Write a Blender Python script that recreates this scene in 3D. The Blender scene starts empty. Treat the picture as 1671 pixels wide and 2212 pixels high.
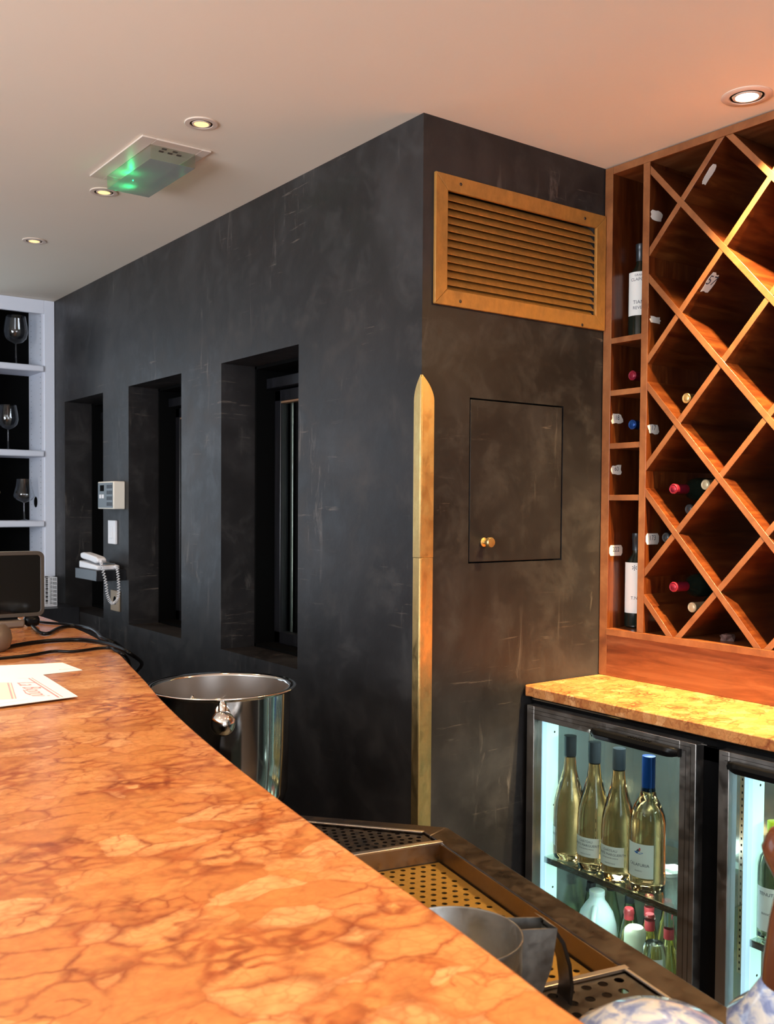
import bpy, math, random
from mathutils import Vector, Matrix
random.seed(7)
PI = math.pi
D = bpy.data
col = bpy.context.scene.collection
sc = bpy.context.scene

# ---------------------------------------------------------------- camera
F, CY, YAW, PIT, ROL, EYE = 2121.23, 1162.16, .6345, -.03225, .00699, 1.55
_s, _c = math.sin(YAW), math.cos(YAW)
_fw = Vector((_s, _c, 0)); _rt = Vector((_c, -_s, 0)); _up = Vector((0, 0, 1))
_F = _fw*math.cos(PIT) + _up*math.sin(PIT); _U = _up*math.cos(PIT) - _fw*math.sin(PIT)
_R = _rt*math.cos(ROL) + _U*math.sin(ROL); _U2 = _U*math.cos(ROL) - _rt*math.sin(ROL)
cam = D.objects.new('camera', D.cameras.new('camera')); col.objects.link(cam)
m3 = Matrix((_R, _U2, -_F)).transposed()
cam.matrix_world = Matrix.Translation((0, 0, EYE)) @ m3.to_4x4()
cam.data.sensor_fit = 'HORIZONTAL'; cam.data.sensor_width = 36
cam.data.lens = F/1671*36
cam.data.shift_y = (CY-1106)/1671
cam.data.clip_start = .02
cam.data.dof.use_dof = True; cam.data.dof.focus_distance = 2.7; cam.data.dof.aperture_fstop = 14
sc.camera = cam

# ---------------------------------------------------------------- light
sc.view_settings.view_transform = 'Standard'; sc.view_settings.look = 'None'
sc.view_settings.gamma = 1; sc.view_settings.use_curve_mapping = False
sc.view_settings.exposure = 0.42
w = D.worlds.new('sky'); sc.world = w; w.use_nodes = True
bg = w.node_tree.nodes['Background']; bg.inputs[0].default_value = (.72, .86, 1, 1); bg.inputs[1].default_value = 1.3

def lamp(name, kind, loc, target, energy, color, size=.1, **k):
    l = D.lights.new(name, kind); l.energy = energy; l.color = color
    if kind == 'AREA': l.shape = 'RECTANGLE'; l.size = size[0]; l.size_y = size[1]
    elif kind == 'SPOT': l.shadow_soft_size = size; l.spot_size = k.get('ang', 1.9); l.spot_blend = k.get('blend', .7)
    elif kind == 'POINT': l.shadow_soft_size = size
    elif kind == 'SUN': l.angle = size
    o = D.objects.new(name, l); col.objects.link(o); o.location = loc
    if target is not None:
        o.rotation_euler = (Vector(target)-Vector(loc)).to_track_quat('-Z', 'Y').to_euler()
    return o
SUN_DIR = Vector((-.1, -1, -.35))
lamp('sun', 'SUN', (1.3, 9, 5), Vector((1.3, 9, 5))+SUN_DIR, 2.6, (1, .88, .68), .009)
lamp('front_window_ceiling_fill', 'AREA', (-2.9, 1.2, 1.7), (-.6, 1.2, 3.0), 165, (.86, .92, 1), (2.6, 1.7))  # daylight at the unseen window, tilted up as added ceiling fill
lamp('daylight_near_window', 'AREA', (.3, -2.4, 1.7), (.3, .2, 2.9), 42, (.9, .93, 1), (2.0, 1.5))
WARM = (1, .58, .25)

# ---------------------------------------------------------------- pixel to point on a real plane
def ray(x, y): return _F + _R*((x-835.5)/F) - _U2*((y-CY)/F)
def oz(x, y, z): d = ray(x, y); t = (z-EYE)/d.z; return Vector((d.x*t, d.y*t, z))
def ox(x, y, X): d = ray(x, y); t = X/d.x; return Vector((X, d.y*t, EYE+d.z*t))
def oy(x, y, Y): d = ray(x, y); t = Y/d.y; return Vector((d.x*t, Y, EYE+d.z*t))

# ---------------------------------------------------------------- helpers
ORG = {}
class MB:
    def __init__(s): s.v = []; s.f = []
    def add(s, vs, fs):
        n = len(s.v); s.v += [Vector(v) for v in vs]; s.f += [tuple(i+n for i in f) for f in fs]; return s
    def box(s, x0, x1, y0, y1, z0, z1):
        vs = [(x, y, z) for x in (x0, x1) for y in (y0, y1) for z in (z0, z1)]
        return s.add(vs, [(0, 1, 3, 2), (4, 6, 7, 5), (0, 4, 5, 1), (2, 3, 7, 6), (0, 2, 6, 4), (1, 5, 7, 3)])
    def prism(s, poly, ax, a, b):
        # poly in the two other axes, order kept (yz for x, xz for y, xy for z)
        def P(p, t): return {'x': (t, p[0], p[1]), 'y': (p[0], t, p[1]), 'z': (p[0], p[1], t)}[ax]
        n = len(poly)
        vs = [P(p, a) for p in poly] + [P(p, b) for p in poly]
        ar = sum(poly[i][0]*poly[(i+1) % n][1]-poly[(i+1) % n][0]*poly[i][1] for i in range(n))
        fl = (ar > 0) ^ (ax == 'y') ^ (b < a)
        fs = [tuple(range(n-1, -1, -1)), tuple(range(n, 2*n))] + [(i, (i+1) % n, n+(i+1) % n, n+i) for i in range(n)]
        if not fl: fs = [f[::-1] for f in fs]
        return s.add(vs, fs)
    def lathe(s, prof, c=(0, 0, 0), n=32, M=None, a0=0, a1=2*PI):
        c = Vector(c); full = abs(a1-a0-2*PI) < 1e-6
        k = n if full else n+1; vs = []; fs = []
        for r, z in prof:
            for i in range(k):
                a = a0+(a1-a0)*i/n; p = Vector((r*math.cos(a), r*math.sin(a), z))
                if M: p = M @ p
                vs.append(p+c)
        for j in range(len(prof)-1):
            for i in range(n):
                i2 = (i+1) % k
                fs.append((j*k+i, j*k+i2, (j+1)*k+i2, (j+1)*k+i))
        return s.add(vs, fs)
    def tube(s, pts, r, n=8, smooth=6, cap=True):
        pts = [Vector(p) for p in pts]
        if smooth and len(pts) > 2:
            q = []
            for i in range(len(pts)-1):
                p0 = pts[max(i-1, 0)]; p1 = pts[i]; p2 = pts[i+1]; p3 = pts[min(i+2, len(pts)-1)]
                for k in range(smooth):
                    t = k/smooth
                    q.append(.5*((2*p1)+(p2-p0)*t+(2*p0-5*p1+4*p2-p3)*t*t+(3*p1-p0-3*p2+p3)*t**3))
            q.append(pts[-1]); pts = q
        vs = []; fs = []; N = len(pts); nor = None
        for i, p in enumerate(pts):
            t = (pts[min(i+1, N-1)]-pts[max(i-1, 0)]).normalized()
            if nor is None: nor = t.orthogonal().normalized()
            nor = (nor-t*nor.dot(t)).normalized(); b = t.cross(nor)
            for k in range(n):
                a = 2*PI*k/n; vs.append(p+nor*(r*math.cos(a))+b*(r*math.sin(a)))
        for i in range(N-1):
            for k in range(n): fs.append((i*n+k, i*n+(k+1) % n, (i+1)*n+(k+1) % n, (i+1)*n+k))
        if cap: fs += [tuple(range(n-1, -1, -1)), tuple(range((N-1)*n, N*n))]
        return s.add(vs, fs)
    def quad(s, a, b, c, d): return s.add([a, b, c, d], [(0, 1, 2, 3)])
    def build(s, name, mat, parent=None, smooth=False, bev=0, seg=2, sub=0, origin=None):
        me = D.meshes.new(name)
        if parent is not None: o0 = ORG[parent.name]
        else: o0 = Vector(origin) if origin is not None else Vector((0, 0, 0))
        me.from_pydata([v-o0 for v in s.v], [], s.f); me.update()
        ob = D.objects.new(name, me); col.objects.link(ob)
        if parent is not None: ob.parent = parent
        else: ob.location = o0
        ORG[ob.name] = o0
        me.materials.append(mat)
        if smooth: me.shade_smooth()
        if smooth == 'auto': me.set_sharp_from_angle(angle=math.radians(38))
        if bev:
            b = ob.modifiers.new('bevel', 'BEVEL'); b.width = bev; b.segments = seg; b.limit_method = 'ANGLE'
            b.angle_limit = math.radians(40)
            me.shade_smooth(); me.set_sharp_from_angle(angle=math.radians(38))
        if sub:
            q = ob.modifiers.new('sub', 'SUBSURF'); q.levels = sub; q.render_levels = sub
        return ob
def tag(o, label=None, cat=None, group=None, kind=None):
    if label: o['label'] = label
    if cat: o['category'] = cat
    if group: o['group'] = group
    if kind: o['kind'] = kind
    return o
def empty(name, loc, label=None, cat=None, group=None, kind=None):
    o = D.objects.new(name, None); col.objects.link(o); o.location = loc; o.empty_display_size = .05
    ORG[o.name] = Vector(loc); return tag(o, label, cat, group, kind)
def dup(root, loc, label=None, group=None, rz=None):
    def cp(o, par):
        c = o.copy(); col.objects.link(c); ORG[c.name] = Vector((0, 0, 0))
        if par is not None: c.parent = par
        for ch in [x for x in KIDS.get(o.name, [])]: cp(ch, c)
        return c
    KIDS.clear()
    for o in list(col.objects):
        if o.parent: KIDS.setdefault(o.parent.name, []).append(o)
    r = cp(root, None); r.location = loc
    if rz is not None: r.rotation_euler = (0, 0, rz)
    if label: r['label'] = label
    if group: r['group'] = group
    return r
KIDS = {}
def struct(mb, name, mat, **k):
    o = mb.build(name, mat, **k); o['kind'] = 'structure'; return o

def text_mesh(body, size, shear=0, extr=0):
    cu = D.curves.new('writing', 'FONT'); cu.body = body; cu.size = size; cu.shear = shear
    cu.align_x = 'CENTER'; cu.align_y = 'CENTER'; cu.extrude = extr; cu.resolution_u = 3
    ob = D.objects.new('writing', cu); col.objects.link(ob)
    dg = bpy.context.evaluated_depsgraph_get(); dg.update()
    me = D.meshes.new_from_object(ob.evaluated_get(dg))
    vs = [v.co.copy() for v in me.vertices]; fs = [tuple(p.vertices) for p in me.polygons]
    D.objects.remove(ob); D.meshes.remove(me); D.curves.remove(cu)
    return vs, fs
def writing(mb, body, size, org, right, up, shear=0, extr=0):
    vs, fs = text_mesh(body, size, shear, extr)
    r = Vector(right).normalized(); u = Vector(up); u = (u-r*u.dot(r)).normalized(); n = r.cross(u); o = Vector(org)
    mb.add([o+r*v.x+u*v.y+n*v.z for v in vs], fs)
def writing_cyl(mb, body, size, rad, ang, z, c=(0, 0, 0)):
    vs, fs = text_mesh(body, size)
    c = Vector(c)
    mb.add([c+Vector(((rad+v.z)*math.cos(ang+v.x/rad), (rad+v.z)*math.sin(ang+v.x/rad), z+v.y)) for v in vs], fs)

# ---------------------------------------------------------------- materials
class Mat:
    def __init__(s, name, color=(.5, .5, .5), rough=.5, metal=0, **k):
        s.m = D.materials.new(name); s.m.use_nodes = True; s.nt = s.m.node_tree
        s.b = s.nt.nodes['Principled BSDF']
        s.b.inputs['Base Color'].default_value = (*color, 1)
        s.b.inputs['Roughness'].default_value = rough; s.b.inputs['Metallic'].default_value = metal
        for kk, v in k.items():
            i = s.b.inputs[kk.replace('_', ' ')]
            i.default_value = v
    def node(s, t, **k):
        n = s.nt.nodes.new(t)
        for a, v in k.items():
            if a.startswith('i_'): n.inputs[a[2:].replace('_', ' ')].default_value = v
            else: setattr(n, a, v)
        return n
    def L(s, a, b): s.nt.links.new(a, b)
    def coords(s, scale=(1, 1, 1), rot=(0, 0, 0)):
        g = s.node('ShaderNodeNewGeometry') if False else s.node('ShaderNodeTexCoord')
        mp = s.node('ShaderNodeMapping'); mp.inputs['Scale'].default_value = scale; mp.inputs['Rotation'].default_value = rot
        s.L(g.outputs['Object'], mp.inputs['Vector']); return mp.outputs['Vector']
    def noise(s, vec, scale, detail=4, rough=.5, dist=0):
        n = s.node('ShaderNodeTexNoise'); n.inputs['Scale'].default_value = scale; n.inputs['Detail'].default_value = detail
        n.inputs['Roughness'].default_value = rough; n.inputs['Distortion'].default_value = dist
        s.L(vec, n.inputs['Vector']); return n.outputs['Fac']
    def ramp(s, fac, stops):
        r = s.node('ShaderNodeValToRGB'); e = r.color_ramp.elements
        while len(e) > 1: e.remove(e[-1])
        e[0].position = stops[0][0]; c = stops[0][1]; e[0].color = (*c, 1) if len(c) == 3 else c
        for p, c in stops[1:]:
            q = e.new(p); q.color = (*c, 1)
        s.L(fac, r.inputs[0]); return r.outputs[0]
    def mix(s, fac, a, b, mode='MIX'):
        n = s.node('ShaderNodeMix', data_type='RGBA', blend_type=mode)
        for sock, v in ((n.inputs[0], fac), (n.inputs[6], a), (n.inputs[7], b)):
            if isinstance(v, (int, float)): sock.default_value = v
            elif isinstance(v, tuple): sock.default_value = (*v, 1)
            else: s.L(v, sock)
        return n.outputs[2]
    def base(s, o): s.L(o, s.b.inputs['Base Color'])
    def bump(s, fac, strength=.2, dist=.01):
        b = s.node('ShaderNodeBump'); b.inputs['Strength'].default_value = strength; b.inputs['Distance'].default_value = dist
        s.L(fac, b.inputs['Height']); s.L(b.outputs[0], s.b.inputs['Normal'])
G1 = lambda v: (v, v, v)

def make_marble(name, sc_=1, warm=1):
    M = Mat(name, rough=.22); v = M.coords()
    nz = M.node('ShaderNodeTexNoise'); nz.inputs['Scale'].default_value = 17*sc_; nz.inputs['Detail'].default_value = 4
    M.L(v, nz.inputs['Vector'])
    sub = M.node('ShaderNodeVectorMath', operation='SUBTRACT'); sub.inputs[1].default_value = (.5, .5, .5); M.L(nz.outputs['Color'], sub.inputs[0])
    scl = M.node('ShaderNodeVectorMath', operation='SCALE'); scl.inputs['Scale'].default_value = .045/sc_; M.L(sub.outputs[0], scl.inputs[0])
    add = M.node('ShaderNodeVectorMath', operation='ADD'); M.L(v, add.inputs[0]); M.L(scl.outputs[0], add.inputs[1])
    def vor(scale, feat, seed=0):
        mp = M.node('ShaderNodeMapping'); mp.inputs['Location'].default_value = (seed, seed*.7, 0); mp.inputs['Scale'].default_value = (.8, 1.25, 1)
        mp.inputs['Rotation'].default_value = (0, 0, .5)
        M.L(add.outputs[0], mp.inputs['Vector'])
        t = M.node('ShaderNodeTexVoronoi', feature=feat); t.inputs['Scale'].default_value = scale; M.L(mp.outputs[0], t.inputs['Vector']); return t
    msk = M.ramp(M.noise(v, 8*sc_, 3, .6), [(.50, G1(0)), (.54, G1(1))])
    eA = vor(17*sc_, 'DISTANCE_TO_EDGE').outputs['Distance']; eB = vor(33*sc_, 'DISTANCE_TO_EDGE', 5).outputs['Distance']
    e1 = M.mix(msk, eA, eB)
    c1 = vor(17*sc_, 'F1').outputs['Color']
    e2 = vor(52*sc_, 'DISTANCE_TO_EDGE', 3).outputs['Distance']
    bw = M.node('ShaderNodeSeparateColor'); M.L(c1, bw.inputs[0])
    cell = M.ramp(bw.outputs[0], [(0, (.55, .215, .065)), (.4, (.68, .29, .09)), (.75, (.76, .35, .125)), (1, (.86, .45, .19))])
    patch = M.noise(v, 6*sc_, 4, .6)
    thick = M.ramp(patch, [(.47, G1(.0)), (.66, G1(1))])
    edge_thin = M.ramp(e1, [(0, G1(.8)), (.03, G1(.45)), (.085, G1(0))])
    edge_thick = M.ramp(e1, [(0, G1(.95)), (.10, G1(.75)), (.24, G1(0))])
    fade = M.ramp(M.noise(v, 11*sc_, 2), [(.42, G1(.12)), (.60, G1(1))])
    edge_thin = M.mix(1.0, edge_thin, fade, 'MULTIPLY')
    edge = M.mix(thick, edge_thin, edge_thick)
    sm = M.ramp(e2, [(0, G1(.5)), (.05, G1(.2)), (.12, G1(0))])
    veincol = M.ramp(M.noise(v, 30*sc_, 3), [(.35, (.22, .045, .02)), (.65, (.42, .11, .035))])
    inner = M.ramp(M.noise(v, 22*sc_, 3, .5, 1.2), [(.38, G1(0)), (.66, G1(.5))])
    c = M.mix(inner, cell, (.62, .22, .07))
    c = M.mix(sm, c, (.55, .19, .065))
    c = M.mix(edge, c, veincol)
    fine = M.ramp(M.noise(v, 90*sc_, 3), [(.3, G1(.88)), (.7, G1(1.06))])
    c = M.mix(1.0, c, fine, 'MULTIPLY')
    M.base(c)
    return M.m
marble = make_marble('red_marble'); marble2 = make_marble('red_marble_back', 1.6)

def make_wall():
    M = Mat('dark_plaster', rough=.42, Specular_IOR_Level=.38); v = M.coords()
    n1 = M.noise(v, 1.7, 5, .6, .6); n2 = M.noise(v, 7, 6, .7, .4)
    c = M.ramp(n1, [(.3, (.009, .0075, .0075)), (.52, (.018, .016, .016)), (.72, (.040, .037, .037))])
    c = M.mix(M.ramp(n2, [(.50, G1(0)), (.78, G1(.55))]), c, (.062, .056, .052))
    vs = M.coords((16, 16, 2.6)); sc1 = M.noise(vs, 1.3, 5, .7, .8)
    up = M.node('ShaderNodeTexCoord'); sp = M.node('ShaderNodeSeparateXYZ'); M.L(up.outputs['Object'], sp.inputs[0])
    low = M.ramp(sp.outputs[2], [(0, G1(1)), (1, G1(0))])
    s1 = M.ramp(sc1, [(.58, G1(0)), (.72, G1(.5))])
    gate = M.ramp(M.noise(v, 2.3, 2), [(.5, G1(0)), (.62, G1(1))])
    c = M.mix(M.mix(1.0, s1, gate, 'MULTIPLY'), c, (.19, .165, .145))
    hs = M.noise(M.coords((2, 2, 30)), 2.0, 4, .7, .5)
    c = M.mix(M.mix(1.0, M.ramp(hs, [(.62, G1(0)), (.72, G1(.5))]), gate, 'MULTIPLY'), c, (.26, .21, .17))
    M.base(c)
    r = M.ramp(n2, [(.3, G1(.36)), (.7, G1(.55))]); M.L(r, M.b.inputs['Roughness'])
    M.bump(M.noise(v, 18, 5, .6), .12, .006)
    return M.m
plaster = make_wall()

def make_ceiling():
    M = Mat('ceiling_paint', rough=.75); v = M.coords()
    M.base(M.ramp(M.noise(v, .9, 3), [(.3, (.84, .75, .62)), (.7, (.88, .80, .665))]))
    M.bump(M.noise(v, 5, 3), .06, .01); return M.m
ceil_m = make_ceiling()

def make_wood(name, scale, dark=(.034, .005, .0015), mid=(.085, .019, .004), light=(.15, .044, .010), rough=.3):
    M = Mat(name, rough=rough); v = M.coords(scale)
    n = M.noise(v, 1, 6, .65, .7)
    c = M.ramp(n, [(.28, dark), (.5, mid), (.72, light)])
    M.base(c); M.bump(n, .05, .002); M.b.inputs['Coat Weight'].default_value = .15; M.b.inputs['Coat Roughness'].default_value = .2
    return M.m
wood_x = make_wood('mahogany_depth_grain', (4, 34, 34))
wood_y = make_wood('mahogany_long_grain', (30, 3, 34), (.12, .030, .009), (.21, .062, .019), (.31, .115, .042))
wood_z = make_wood('mahogany_upright_grain', (34, 34, 4))
dark_wood = make_wood('black_stained_wood', (30, 30, 4), (.004, .004, .005), (.008, .008, .010), (.014, .014, .017), .35)

def brass(name, c=(.80, .50, .16), rough=.25, metal=1):
    M = Mat(name, c, rough, metal); v = M.coords((1, 1, .5))
    n = M.noise(v, 30, 5, .7)
    M.base(M.ramp(n, [(.3, tuple(x*.72 for x in c)), (.7, tuple(min(1, x*1.08) for x in c))]))
    M.L(M.ramp(n, [(.3, G1(rough*1.5)), (.7, G1(rough*.8))]), M.b.inputs['Roughness'])
    return M.m
brass_m = brass('polished_brass', (.95, .66, .27), .36)
gold_m = brass('gold_satin_paint', (.46, .215, .045), .45, .3)
tray_gold_reflection = brass('tray_metal_warm_reflection', (.46, .27, .055), .4, .7)  # gold tint puts the warm ceiling-light reflection into the tray's colour

def steel(name, c=(.55, .53, .50), rough=.28, sx=(60, 4, 60)):
    M = Mat(name, c, rough, 1); n = M.noise(M.coords(sx), 2, 4, .7)
    M.L(M.ramp(n, [(.3, G1(rough*.7)), (.7, G1(rough*1.4))]), M.b.inputs['Roughness'])
    M.base(M.ramp(M.noise(M.coords(), 9, 5, .7), [(.3, tuple(x*.88 for x in c)), (.7, c)]))
    return M.m
steel_m = steel('worn_steel', (.105, .082, .068), .36, (14, 14, 14))
steel_d = steel('dull_dark_steel', (.11, .095, .085), .38, (20, 20, 20))
steel_l = Mat('steel_edge', (.80, .74, .68), .3, 1).m
fridge_m = steel('fridge_grey_steel', (.42, .395, .37), .4, (9, 9, 9))
fridge_in = Mat('fridge_inner_steel', (.52, .58, .56), .16, .8).m
chrome = Mat('chrome', (.86, .85, .82), .09, 1).m
bucket_in = Mat('brushed_inner_steel', (.62, .57, .53), .3, 1).m
jug_m = steel('aluminium', (.40, .40, .38), .45, (20, 20, 20))
black = Mat('black_plastic', (.004, .004, .0045), .3, 0, Specular_IOR_Level=.15).m
matblack = Mat('matt_black', (.005, .005, .006), .8, 0, Specular_IOR_Level=.1).m
darkvoid = Mat('deep_black', (.003, .003, .003), .9, 0, Specular_IOR_Level=.05).m  # near-black without gloss, shared by jambs, backs and openings
white = Mat('white_plastic', (.80, .80, .82), .35).m
cream = Mat('cream_plastic', (.80, .76, .66), .4).m
whitepaint = Mat('white_paint', (.76, .80, .90), .5).m
graykey = Mat('grey_keypad', (.13, .16, .18), .4).m
keydark = Mat('dark_buttons', (.02, .025, .035), .4).m
tan = Mat('tan_plate', (.36, .27, .18), .5).m
beige = Mat('taupe_ceramic', (.14, .10, .075), .4).m
paper = Mat('white_paper', (.74, .72, .69), .7).m
yellow_paper = Mat('pale_yellow_paper', (.86, .70, .40), .7).m
red_ink = Mat('red_ink', (.42, .008, .035), .6).m
grey_ink = Mat('grey_ink', (.35, .36, .42), .6).m
dark_ink = Mat('dark_ink', (.05, .06, .09), .6).m
bluefoil = Mat('blue_foil', (.01, .05, .22), .25, .5).m
darkfoil = Mat('charcoal_foil', (.025, .03, .035), .3, .2).m
redfoil = Mat('burgundy_foil', (.22, .012, .03), .3, .3).m
goldfoil = Mat('gold_foil', (.75, .52, .22), .3, .8).m
creamfoil = Mat('cream_foil', (.62, .50, .30), .35, .3).m
pinkred = Mat('red_neck_label', (.50, .05, .06), .45).m
label_m = Mat('cream_label', (.78, .79, .74), .6).m
milk = Mat('milky_plastic', (.62, .80, .80), .4, 0, Subsurface_Weight=.3).m
floor_m = Mat('floor_tiles', (.05, .035, .025), .5)
_v = floor_m.coords((4, 4, 4)); _b = floor_m.node('ShaderNodeTexBrick'); _b.inputs['Color1'].default_value = (.06, .04, .03, 1)
_b.inputs['Color2'].default_value = (.045, .03, .022, 1); _b.inputs['Mortar'].default_value = (.02, .015, .012, 1); _b.offset = 0
floor_m.L(_v, _b.inputs['Vector']); floor_m.base(_b.outputs['Color']); floor_m = floor_m.m
cream_wall = Mat('cream_wall', (.55, .44, .34), .7)
cream_wall.base(cream_wall.ramp(cream_wall.noise(cream_wall.coords(), 2, 3), [(.3, (.50, .39, .29)), (.7, (.58, .46, .36))])); cream_wall = cream_wall.m

def emit(name, c, s):
    M = Mat(name, c, .5); M.b.inputs['Emission Color'].default_value = (*c, 1); M.b.inputs['Emission Strength'].default_value = s
    return M.m
led_white = emit('cool_led_panel', (.58, .90, .84), .75)
led_strip = emit('cool_led_tube', (.45, .66, .80), .85)
bulb_hot = emit('hot_bulb', (1, .93, .80), 14)
bulb_dim = emit('dim_bulb', (1, .56, .17), 1.9)
green_led = emit('green_led', (.0, 1, .28), 30)

def thin_glass(name, c=(.95, 1, .98), refl=1.0, alpha=.0):
    m = D.materials.new(name); m.use_nodes = True; nt = m.node_tree; nt.nodes.clear()
    o = nt.nodes.new('ShaderNodeOutputMaterial'); t = nt.nodes.new('ShaderNodeBsdfTransparent'); t.inputs[0].default_value = (*c, 1)
    g = nt.nodes.new('ShaderNodeBsdfGlossy'); g.inputs['Roughness'].default_value = .01
    lw = nt.nodes.new('ShaderNodeLayerWeight'); lw.inputs['Blend'].default_value = .5
    pw = nt.nodes.new('ShaderNodeMath'); pw.operation = 'POWER'; pw.inputs[1].default_value = 5; nt.links.new(lw.outputs['Facing'], pw.inputs[0])
    fr = nt.nodes.new('ShaderNodeMath'); fr.operation = 'MULTIPLY_ADD'; fr.inputs[1].default_value = .96; fr.inputs[2].default_value = .04; nt.links.new(pw.outputs[0], fr.inputs[0])
    ml = nt.nodes.new('ShaderNodeMath'); ml.operation = 'MULTIPLY_ADD'; ml.inputs[1].default_value = refl; ml.inputs[2].default_value = alpha; ml.use_clamp = True
    mx = nt.nodes.new('ShaderNodeMixShader')
    L = nt.links.new
    L(fr.outputs[0], ml.inputs[0]); L(ml.outputs[0], mx.inputs[0]); L(t.outputs[0], mx.inputs[1]); L(g.outputs[0], mx.inputs[2]); L(mx.outputs[0], o.inputs[0])
    return m
pane_m = thin_glass('pane_glass', (.90, .96, .95))
wineglass_m = thin_glass('wine_glass', (.93, .95, .97), 1.3, .03)
def glass(name, c, rough=.0, ior=1.45):
    return Mat(name, c, rough, 0, Transmission_Weight=1.0, IOR=ior).m
rose_m = glass('rose_wine', (1, .60, .27)); clear_m = glass('clear_glass', (.93, .97, .95))
yellow_m = glass('cider', (.88, .76, .34)); green_m = glass('green_glass', (.50, .58, .38))
darkglass = Mat('dark_green_bottle', (.008, .012, .008), .08, 0).m

# ---------------------------------------------------------------- room shell
H = 2.65
XA, YB, XR, XC, YW = 1.724, 2.183, 2.474, 2.1286, 5.402
def wall_holes(mb, axis, a, b, u0, u1, z0, z1, holes):
    """wall slab at axis=a..b, spanning u0..u1; holes = (ua,ub,za,zb)"""
    us = sorted({u0, u1, *[h[0] for h in holes], *[h[1] for h in holes]})
    zs = sorted({z0, z1, *[h[2] for h in holes], *[h[3] for h in holes]})
    def P(t, u, z): return (t, u, z) if axis == 'x' else (u, t, z)
    for i in range(len(us)-1):
        for j in range(len(zs)-1):
            uc = (us[i]+us[i+1])/2; zc = (zs[j]+zs[j+1])/2
            if any(h[0] < uc < h[1] and h[2] < zc < h[3] for h in holes): continue
            for t in (a, b): mb.quad(P(t, us[i], zs[j]), P(t, us[i+1], zs[j]), P(t, us[i+1], zs[j+1]), P(t, us[i], zs[j+1]))
    for h in [(u0, u1, z0, z1)]+list(holes):
        ua, ub, za, zb = h
        mb.quad(P(a, ua, za), P(b, ua, za), P(b, ub, za), P(a, ub, za)); mb.quad(P(a, ua, zb), P(b, ua, zb), P(b, ub, zb), P(a, ub, zb))
        mb.quad(P(a, ua, za), P(b, ua, za), P(b, ua, zb), P(a, ua, zb)); mb.quad(P(a, ub, za), P(b, ub, za), P(b, ub, zb), P(a, ub, zb))
    return mb
WIN = [(2.850, 3.419), (3.779, 4.351), (4.675, 5.241)]
WZ0, WZ1 = .995, 2.092
struct(MB().box(-3.2, 3.0, -2.7, 6, -.1, 0), 'floor', floor_m)
struct(MB().box(-3.2, 3.0, -2.7, 6, H, H+.1), 'ceiling', ceil_m)
struct(wall_holes(MB(), 'x', XA, XA+.146, YB+.1, YW+.35, 0, H, [(a, b, WZ0, WZ1) for a, b in WIN]), 'wall_left', plaster)
GR = (1.800, 2.425, 2.155, 2.465); AP = (1.904, 2.296, 1.383, 1.870)
struct(wall_holes(MB(), 'y', YB, YB+.1, XA, 3.0, 0, H, [GR, AP]), 'wall_right', plaster)
struct(MB().box(2.95, 3.0, -2.7, YB, 0, H), 'wall_back', plaster)
struct(wall_holes(MB(), 'y', YW+.25, YW+.4, -3.2, XA+.1, 0, H, [(-1.2, 1.30, .9, 2.55)]), 'wall_far', plaster)
struct(wall_holes(MB(), 'x', -3.2, -3.05, -2.7, 6, 0, H, [(-.4, 2.8, .8, 2.5)]), 'wall_front', cream_wall)
struct(wall_holes(MB(), 'y', -2.7, -2.55, -3.2, 3.0, 0, H, [(-.8, 1.4, .8, 2.4)]), 'wall_near', cream_wall)
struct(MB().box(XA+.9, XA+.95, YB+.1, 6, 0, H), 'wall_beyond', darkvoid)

# windows on the long wall: black sash set deep in the reveal
for n, (a, b) in enumerate(WIN):
    we = empty('window_%d' % (n+1), (XA+.146, (a+b)/2, WZ0), kind='structure')
    f = MB()
    x0, x1 = XA+.1455, XA+.36
    f.box(x0, x1, b-.012, b+.03, WZ0-.03, WZ1+.03); f.box(x0, x1, a-.03, a+.012, WZ0-.03, WZ1+.03)
    f.box(x0, x1, a, b, WZ1-.012, WZ1+.03); f.box(x0, x1, a, b, WZ0-.03, WZ0+.012); f.box(x1-.01, x1, a, b, WZ0, WZ1)  # last box: board added behind the glass to keep the window dark
    f.build('jamb', darkvoid, we)
    f = MB(); xs = x0+.045
    f.box(xs, xs+.04, a+.012, b-.012, WZ1-.085, WZ1-.045); f.build('header_bar', dark_wood, we, bev=.002)
    f = MB(); xs = x0+.075
    for (ya, yb_, za, zb) in ((a+.012, a+.055, WZ0+.012, WZ1-.09), (b-.070, b-.025, WZ0+.012, WZ1-.09), (a+.012, b-.025, WZ1-.135, WZ1-.09), (a+.012, b-.025, WZ0+.012, WZ0+.06)):
        f.box(xs, xs+.035, ya, yb_, za, zb)
    f.build('sash', dark_wood, we, bev=.003)
    f = MB(); f.box(xs+.014, xs+.018, a+.055, b-.07, WZ0+.06, WZ1-.135); f.build('pane', pane_m, we)
    f = MB(); f.box(xs+.036, xs+.040, b-.100, b-.088, WZ0+.05, WZ1-.12); g = f.build('metal_trim', steel_l, we)
    f = MB(); f.box(xs+.002, xs+.03, a+.055, b-.07, WZ1-.142, WZ1-.135); f.build('glazing_bead', Mat('tan_bead', (.20, .11, .06), .5).m, we)
    f = MB(); f.tube([(xs+.06, b-.135, WZ0+.02), (xs+.06, b-.135, WZ1-.12)], .004, 8, 0); f.build('rod', steel_l, we)

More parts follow.
